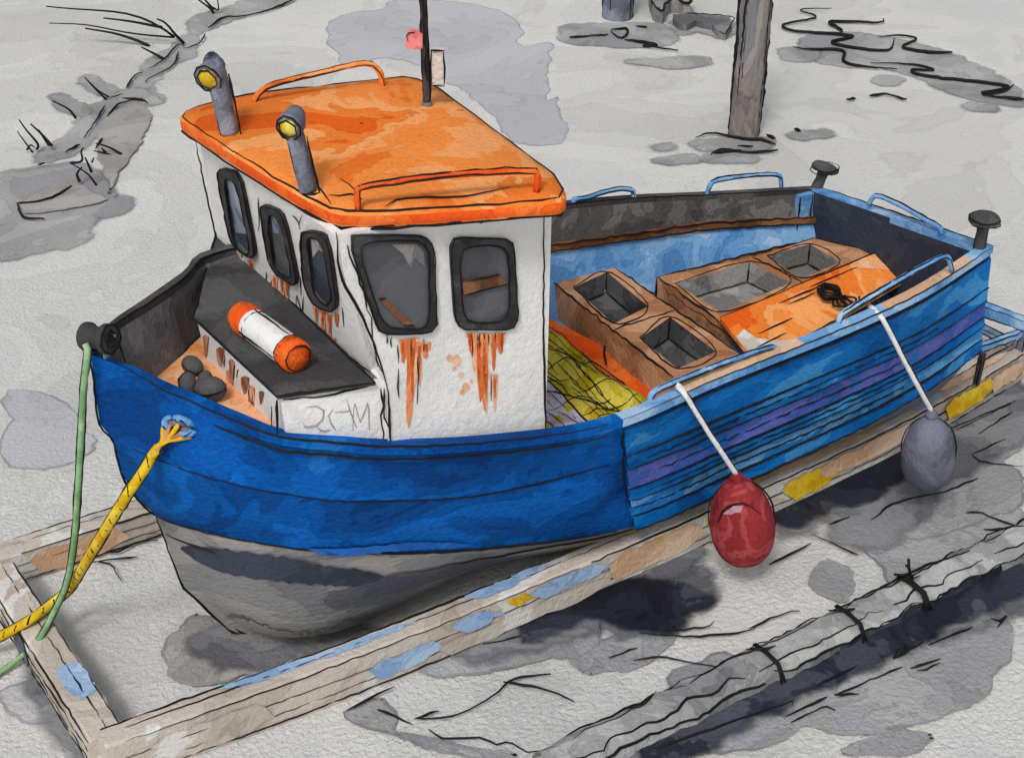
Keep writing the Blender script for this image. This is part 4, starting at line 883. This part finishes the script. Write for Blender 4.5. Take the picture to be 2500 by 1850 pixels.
# ------------------------------------------------------------------ cradle
ZB = .2
cr_ = empty('launching_cradle', (5.5, 8.3, 0), 'long weathered timber cradle with flaking blue and yellow paint under the blue boat', 'cradle')
def beam(a, b, wd, ht, name, pa, seed, par=None, path=None):
    d = (b-a); L = d.length; ux = d.normalized(); uy = V((-ux.y, ux.x, 0)); random.seed(seed)
    CV = catmull(path or [a, b], 200)
    def cl(t): t = max(0, min(1, t))*200; i = min(199, int(t)); return CV[i].lerp(CV[i+1], t-i)
    mb = MB(); N_ = 24
    # slightly worn square section
    rows = []
    for i in range(N_+1):
        p = cl(i/N_); j = lambda: random.gauss(0, .004)
        rows.append([p+uy*(-wd/2+j())+V((0, 0, -ht/2)), p+uy*(-wd/2+j())+V((0, 0, ht/2-.02)), p+uy*(-wd/2+.02)+V((0, 0, ht/2)), p+uy*(wd/2-.02)+V((0, 0, ht/2)), p+uy*(wd/2+j())+V((0, 0, ht/2-.02)), p+uy*(wd/2+j())+V((0, 0, -ht/2)), p+uy*(-wd/2)+V((0, 0, -ht/2))])
    mb.grid(rows, BEAM, False); mb.poly(rows[0][:6], BEAM); mb.poly(rows[-1][5::-1], BEAM)
    for zi, (t0, t1, fc, lo, hi, mt) in enumerate(pa):          # flakes of paint left on a face
        P = []
        k = 12
        def pt(t, s): return cl(t) + (uy*(wd*(s-.5))+V((0, 0, ht/2+.006+.0008*zi)) if fc == 't' else uy*(-wd/2-.009-.0008*zi)+V((0, 0, ht*(s-.5))))
        up_ = [(t0+(t1-t0)*i/k, hi+random.uniform(-.08, .02)) for i in range(k+1)]; dn = [(t0+(t1-t0)*(k-i)/k+.012, lo+random.uniform(-.02, .08)) for i in range(k+1)]
        sk = random.uniform(-.012, .012); md = (lo+hi)/2
        def wr(t, s_):
            u = max(0, min(1, (t-t0)/(t1-t0))); return md+(s_-md)*(min(1, 6*u+.3, 6*(1-u)+.3)**.6)
        mb.poly([pt(t+sk*(s_-.5)+random.uniform(-.002, .002), max(.02, min(.98, wr(t, s_)))) for t, s_ in up_+dn], mt)
    for off, z, r in ((-wd/2-.004, ht/2-.01, .008), (-wd/2-.004, -ht/2+.03, .009), (wd/2-.02, ht/2+.002, .007), (wd*.08, ht/2+.003, .006), (-wd/2-.006, ht*.1, .006), (-wd/2-.006, -ht*.2, .005)):
        t = random.uniform(0, .02)
        while t < .97:
            t2 = min(1, t+random.uniform(.25, .6)); mb.ink([cl(t+(t2-t)*q/8)+uy*off+V((0, 0, z)) for q in range(9)], r*random.uniform(.7, 1.2), .006); t = t2+random.uniform(0, .015)
    return mb.build(name, par or cr_)
ZB = .35
PATH = [V((1.30, 7.20, .175)), V((3.4, 7.20, .175)), V((6.2, 7.37, .175)), V((8.4, 7.59, .175)), V((10.34, 7.95, .175))]
nA, nB_ = PATH[0]+V((0, 0, .175)), PATH[-1]+V((0, 0, .175))
beam(PATH[0], PATH[-1], .19, .35, 'side_beam', [(.10, .17, 't', .45, .95, BEAM_B), (.165, .24, 't', .4, .8, BEAM_B), (.03, .12, 's', .1, .8, BEAM), (.20, .26, 's', .2, .7, BEAM_B), (.30, .345, 't', .3, .9, BEAM_B), (.34, .37, 't', .5, .95, BEAM_B), (.325, .345, 's', .6, .96, YEL), (.35, .42, 's', .55, .97, BEAM_B), (.465, .51, 's', .3, .92, YEL), (.28, .315, 's', .5, .95, BEAM_B), (.44, .475, 't', .5, .95, YEL), (.47, .56, 't', .45, .95, BEAM_B), (.42, .52, 's', .2, .9, BEAM_T), (.53, .58, 's', .3, .95, YEL), (.54, .62, 't', .2, .6, BEAM_T), (.62, .68, 's', .2, .9, YEL), (.60, .78, 't', .2, .9, BEAM_T), (.66, .80, 's', .4, .95, BEAM_T), (.80, .84, 't', .1, .9, BEAM_B), (.85, .97, 't', .3, .8, BEAM_T), (.85, .93, 's', .3, .95, YEL), (.93, .99, 's', .3, .9, BEAM_T), (.26, .42, 's', .1, .55, BEAM)], 3, path=PATH)
fA_, fB_ = atz((-10, 1345), .28), V((10.2, 9.9, .28))
ny = V((0, 0, -.14))
beam(fA_+ny, fB_+ny, .22, .28, 'side_beam', [(.02, .10, 's', .1, .9, BEAM_T), (.11, .2, 't', .2, .9, BEAM), (.3, .5, 't', .2, .9, BEAM_T)], 4)
beam(atz((-2, 1384), .3)+V((0, 0, -.15)), atz((262, 1792), .3)+V((0, 0, -.15)), .24, .30, 'cross_beam', [(.62, .80, 't', .2, .98, BEAM_B), (.1, .35, 't', .2, .8, BEAM), (.3, .42, 's', .0, .9, SLATE)], 5)
beam(V((10.45, 7.9, .14)), V((10.35, 10.0, .14)), .2, .28, 'cross_beam', [(.1, .8, 't', .1, .9, BEAM_B)], 6)
def bar_(a, b, t, mat, name):
    d = (b-a).normalized(); u = d.orthogonal().normalized() if abs(d.z) > .9 else V((-d.y, d.x, 0)).normalized(); v = d.cross(u)
    if abs(d.z) > .9: u, v = V((1, 0, 0)), V((0, 1, 0))
    mb = MB(); mb.prism([a+u*t+v*t, a-u*t+v*t, a-u*t-v*t, a+u*t-v*t], b-a, mat)
    for su, sv in ((1, 1), (-1, 1), (1, -1), (-1, -1)): mb.ink([a+u*t*su+v*t*sv, b+u*t*su+v*t*sv], .009, .006)
    return mb.build(name, cr_)
eN = nB_+V((-.02, -.05, 0)); eF = atz((2398, 782), .62); 
zt = .62; tN = V((eN.x, eN.y, zt)); 
bar_(V((eN.x, eN.y, ZB)), tN-V((0, 0, .05)), .035, GREYB, 'stern_post'); bar_(tN, V((9.95, 9.3, zt)), .05, BLUE_L, 'stern_bar')
m1 = atz((2384, 938), ZB); bar_(m1, m1+V((0, 0, .33)), .018, RUBBER, 'stern_post')
bar_(m1+V((-.9, 0, .36)), tN+V((-.05, .02, -.09)), .03, BLUE_L, 'guide_bar')
# ------------------------------------------------------------------ ropes
def rope(name, pts, r, mat, lab, twist=None, n=80):
    mb = MB(); Q = catmull(pts, n); mb.tube(Q, r, mat, 9)
    if twist:
        for i in range(2, n-2, twist):
            d = (Q[i+1]-Q[i]).normalized(); s_ = d.cross((C-Q[i]).normalized()).normalized(); f_ = s_.cross(d); f_ = f_ if f_.dot(C-Q[i]) > 0 else -f_
            mb.ink([Q[i]-s_*r*.9+d*.03+f_*.2*r, Q[i]+f_*r*1.0, Q[i]+s_*r*.9-d*.04+f_*.2*r], .007, .004)
    for s_ in (-1, 1): mb.ink([q+(((Q[min(i+1, n)]-Q[max(i-1, 0)]).normalized().cross((C-q).normalized())).normalized()*r*.97*s_) for i, q in enumerate(Q)], .0065, .004)
    o = mb.build(name, None, Q[-1]); tag(o, lab, 'rope'); return o
yr = [hullpt((385, 1095), .07), hullpt((372, 1112), .09), hullpt((350, 1150), .12), aty((300, 1224), 7.66), aty((221, 1352), 8.1), aty((172, 1432), 8.55), atz((140, 1462), .36), atz((70, 1515), .35), atz((-10, 1558), .2), atz((-120, 1610), .04)]
yo = rope('mooring_rope', yr, .034, YEL, 'yellow mooring rope with black twists from the bow fairlead', 3, 90)
ye = MB()
for k, (dx, dz) in enumerate(((-.09, .0), (-.05, .03), (0, .02), (.05, .0), (.09, -.03))):
    Q = catmull([fc+fx*dx+fz*dz-fn*.02, fc+fx*dx+fz*dz+fn*.05, (fc+fx*dx*.6).lerp(hullpt((385, 1095), .07), .5)+fn*.03, hullpt((382, 1098), .075)+V((0, 0, .01*k-.02)), hullpt((370, 1116), .09)], 14)
    ye.tube(Q, .017, YEL if k % 2 == 0 else RUST_D, 7); ye.ink([q+RT*.016-V((0, .008, 0)) for q in Q], .0075)
ye.build('rope_strand', yo)
rope('mooring_line', [bc+V((-.09, -.04, .0)), aty((214, 850), 7.98), aty((203, 960), 7.99), aty((198, 1060), 8.02), aty((190, 1200), 8.08), aty((180, 1330), 8.2), aty((160, 1430), 8.4), atz((122, 1512), .36), atz((95, 1560), .30), atz((60, 1595), .10), atz((-30, 1660), .03), atz((-120, 1700), .03)], .021, GREEN, 'thin pale green line hanging from the bow roller')
# ------------------------------------------------------------------ posts, driftwood and timbers around
def post(px, zt, r0, mat, lab, flat):
    b = atz(px, 0); mb = MB(); random.seed(int(px[0])); n = 14; rings_ = []
    for k in range(13):
        z = zt*k/12; rings_.append([b+V((math.cos(2*math.pi*a/n), math.sin(2*math.pi*a/n), 0))*(r0*(1+.04*random.gauss(0, 1)))+V((0, 0, z)) for a in range(n)])
        rings_[-1].append(rings_[-1][0])
    mb.grid(rings_, mat, False); mb.poly(rings_[-1][:-1], mat)
    for s_, r in ((-1, .03), (1, .028), (-.75, .014), (.8, .016), (-.6, .012)):
        f_ = max(0, 1-s_*s_)**.5
        nn = V((-math.cos(AZ), -math.sin(AZ), 0))
        mb.ink([b+RT*r0*s_*1.0+nn*r0*f_+V((0, 0, zt*k/12)) for k in range(0 if abs(s_) > .9 else random.randint(0, 3), 13)], r, .012)
    o = mb.build('mooring_post', None, b); tag(o, lab, 'post', 'posts standing in the mud'); return o
post((1815, 332), 3.4, .2, WOOD, 'tall thick grey brown timber post standing in the mud behind the boat', 0)
post((1508, 44), 2.2, .24, GREYB, 'pale blue grey post far behind the boat at the top', 0)
dw = MB(); random.seed(5)
dp = [c7(*p) for p in [(595, 20), (610, 8), (700, 12), (750, 32), (775, 45), (772, 72), (745, 72), (725, 55), (690, 55), (665, 75), (655, 105), (635, 100), (608, 65)]]
D3 = [atz(p, .02) for p in dp]; dw.prism(rnd_outline([p+V((0, 0, .22)) for p in D3], .06, 1), (0, 0, -.24), GREYH); dw.ink([p+V((0, 0, .222)) for p in D3], .028, .01, None, True)
o = dw.build('driftwood', None, sum(D3, V((0, 0, 0)))/len(D3)); tag(o, 'dark grey forked driftwood lying left of the tall timber post', 'driftwood')
dw = MB()
dp = [c7(*p) for p in [(700, 90), (760, 84), (950, 100), (955, 130), (930, 175), (900, 165), (870, 130), (800, 115), (760, 135), (725, 130)]]
D3 = [atz(p, .02) for p in dp]; dw.prism(rnd_outline([p+V((0, 0, .10)) for p in D3], .06, 1), (0, 0, -.12), G2); dw.ink([p+V((0, 0, .102)) for p in D3[1:6]], .012, .01)
o = dw.build('driftwood', None, sum(D3, V((0, 0, 0)))/len(D3)); tag(o, 'low grey arched driftwood lying against the tall timber post', 'driftwood')
# half-buried timber in the lower right
sa_, sb_ = atz((1330, 1850), .15), atz((2560, 1262), .15)
tb = empty('sunken_timber', V(((sa_.x+sb_.x)/2, sa_.y, 0)), 'long half buried grey timber with iron straps in the lower right mud', 'timber')
tm = MB(); ux = (sb_-sa_).normalized(); uy = V((-ux.y, ux.x, 0)); random.seed(9); rows = []; NN = 40; LL = (sb_-sa_).length
for i in range(NN+1):
    p = sa_+ux*LL*i/NN; g_ = lambda s: random.gauss(0, s)
    rows.append([p+uy*(-.21+g_(.012))+V((0, 0, -.17)), p+uy*(-.17+g_(.012))+V((0, 0, -.07+g_(.012))), p+uy*(-.10+g_(.02))+V((0, 0, -.02+g_(.01))), p+uy*(.06+g_(.012))+V((0, 0, g_(.008))), p+uy*(.12+g_(.012))+V((0, 0, -.05)), p+uy*.17+V((0, 0, -.17))])
TIMB = wash('soaked timber', [(120, 120, 121), (138, 138, 139), (154, 154, 154), (176, 176, 174), (142, 142, 143)], 1.1, 61, .85, .4, .08, .86, soft=.12)
tm.grid(rows, TIMB, False, lambda i, j: TIMB if j > 1 else (G3 if 19 < i < 34 else (G2 if i > 9 else G1)) if j == 0 else TIMB)  # near face painted darker than the top as the shaded side
for j, r in ((1, .010), (2, .009), (4, .010), (0, .011), (3, .006)):
    i = random.randint(0, 2)
    while i < NN-2:
        k = min(NN, i+random.randint(6, 14)); tm.ink([rows[q][j]+V((0, 0, .006)) for q in range(i, k+1)], r*random.uniform(.7, 1.3), .01); i = k+random.randint(0, 1)
tm.build('timber_body', tb)
for px, n_ in (((1885, 1615), 1), ((2085, 1518), 1), ((2228, 1437), 2)):
    q = atz(px, .15); k = (q-sa_).dot(ux); p = sa_+ux*k; st = MB()
    for e in range(n_+1):
        st.tube([p+uy*.10+V((0, 0, .015)), p+uy*-.02+V((0, 0, .03)), p+uy*-.15+V((0, 0, .015)), p+uy*-.195+V((0, 0, -.05)), p+uy*-.225+V((.02*e, 0, -.145))], .009, INK, 6); p = p+ux*.018
    st.ink([p+uy*.08+V((-.12, 0, .02)), p+V((0, 0, .04)), p+ux*.08+V((0, 0, .02))], .012, .012)
    pass
    if n_ == 2:
        st.tube([p+V((0, 0, .01)), p+V((-.04, .02, .14)), p+V((-.05, .03, .22))], .012, INK, 6); st.tube([p+V((-.04, .02, .14)), p+V((-.10, .0, .2))], .010, INK, 6); st.tube([p+V((.0, 0, .06)), p+V((-.14, .06, .09))], .011, INK, 6)
    st.build('iron_strap', tb)
# tufts and twigs on the far left bank
def tuft(px, strokes, lab, r=.016, name='grass_tuft', cat='tuft', grp='bare tufts on the muddy bank', leaf=None):
    b = atz(px, 0); d0 = (b-C).dot(FW); mb = MB(); random.seed(int(px[0]*7+px[1]))
    def p3(q):
        dx, dy = q[0]-px[0], q[1]-px[1]
        return b + RT*(dx*d0/FPX) + V((0, 0, .01+max(0, -dy)*d0/FPX/math.cos(PIT))) + V((-.25, -.4, 0))*(max(0, dy)*d0/FPX*2.0)
    for P in strokes:
        Q = catmull([p3(c6(*p)) for p in P], 10); rr = r*random.uniform(.8, 1.3)
        mb.tube(Q, lambda t: rr*(1-.55*t), INK, 6)
    if leaf: mb.tube(catmull([p3(c6(*p)) for p in leaf], 8), lambda t: .06*(1-.7*t)+.01, G1, 6)
    o = mb.build(name, None, b); tag(o, lab, cat, grp)
tuft(c6(350, 1020), [[(355, 990), (300, 920), (235, 855)], [(340, 985), (280, 890)]], 'two stiff dark stalks leaning over the left bank', .022)
tuft(c6(235, 1030), [[(220, 1030), (170, 950), (140, 900)], [(250, 1010), (265, 980), (200, 890), (165, 830)], [(185, 1015), (215, 985), (240, 1000)]], 'leftmost looped dark tuft on the left bank', .014)
tuft(c6(505, 800), [[(510, 800), (470, 745), (370, 695)]], 'single bent dark twig on the grey left bank', .018)
tuft(c6(725, 675), [[(718, 680), (650, 610), (590, 540)], [(735, 660), (670, 620), (610, 560)]], 'paired leaning twigs high on the left bank', .018)
tuft(c6(1105, 405), [[(1105, 405), (1040, 370), (960, 332)]], 'short thick dark twig across the bank channel', .024)
tuft(c6(650, 1250), [[(650, 1255), (600, 1180), (490, 1110)], [(540, 1230), (530, 1180), (570, 1140)], [(630, 1170), (600, 1080)], [(500, 1115), (575, 1100), (580, 1040), (600, 1020)], [(640, 1110), (660, 1080)]], 'spiky dark tuft lowest on the left bank', .016)
tuft(c6(760, 1050), [[(755, 1055), (700, 1035), (635, 1022)], [(820, 1045), (740, 1000), (655, 975)], [(715, 1035), (690, 1005)]], 'flat spiky dark tuft left of the orange roof', .016)
tuft(c6(1440, 95), [[(1435, 100), (1420, 70), (1320, 0)], [(1435, 60), (1470, 75), (1470, 20), (1450, -10)], [(1440, 75), (1390, 20), (1360, -10)]], 'dark looped twig at the top edge above the bank', .02)
rd = [[(1240, 300), (1190, 250), (1130, 180), (1075, 155)], [(1180, 262), (1050, 180), (850, 120), (500, 95), (350, 82)], [(1180, 264), (900, 240), (600, 190), (355, 180)], [(1105, 205), (900, 170), (720, 150)], [(1010, 330), (920, 280), (780, 240), (590, 210)]]
tuft(c6(1235, 310), rd, 'long bundle of dark reeds sweeping left from the bank', .022, 'reed_clump', 'reeds', None)
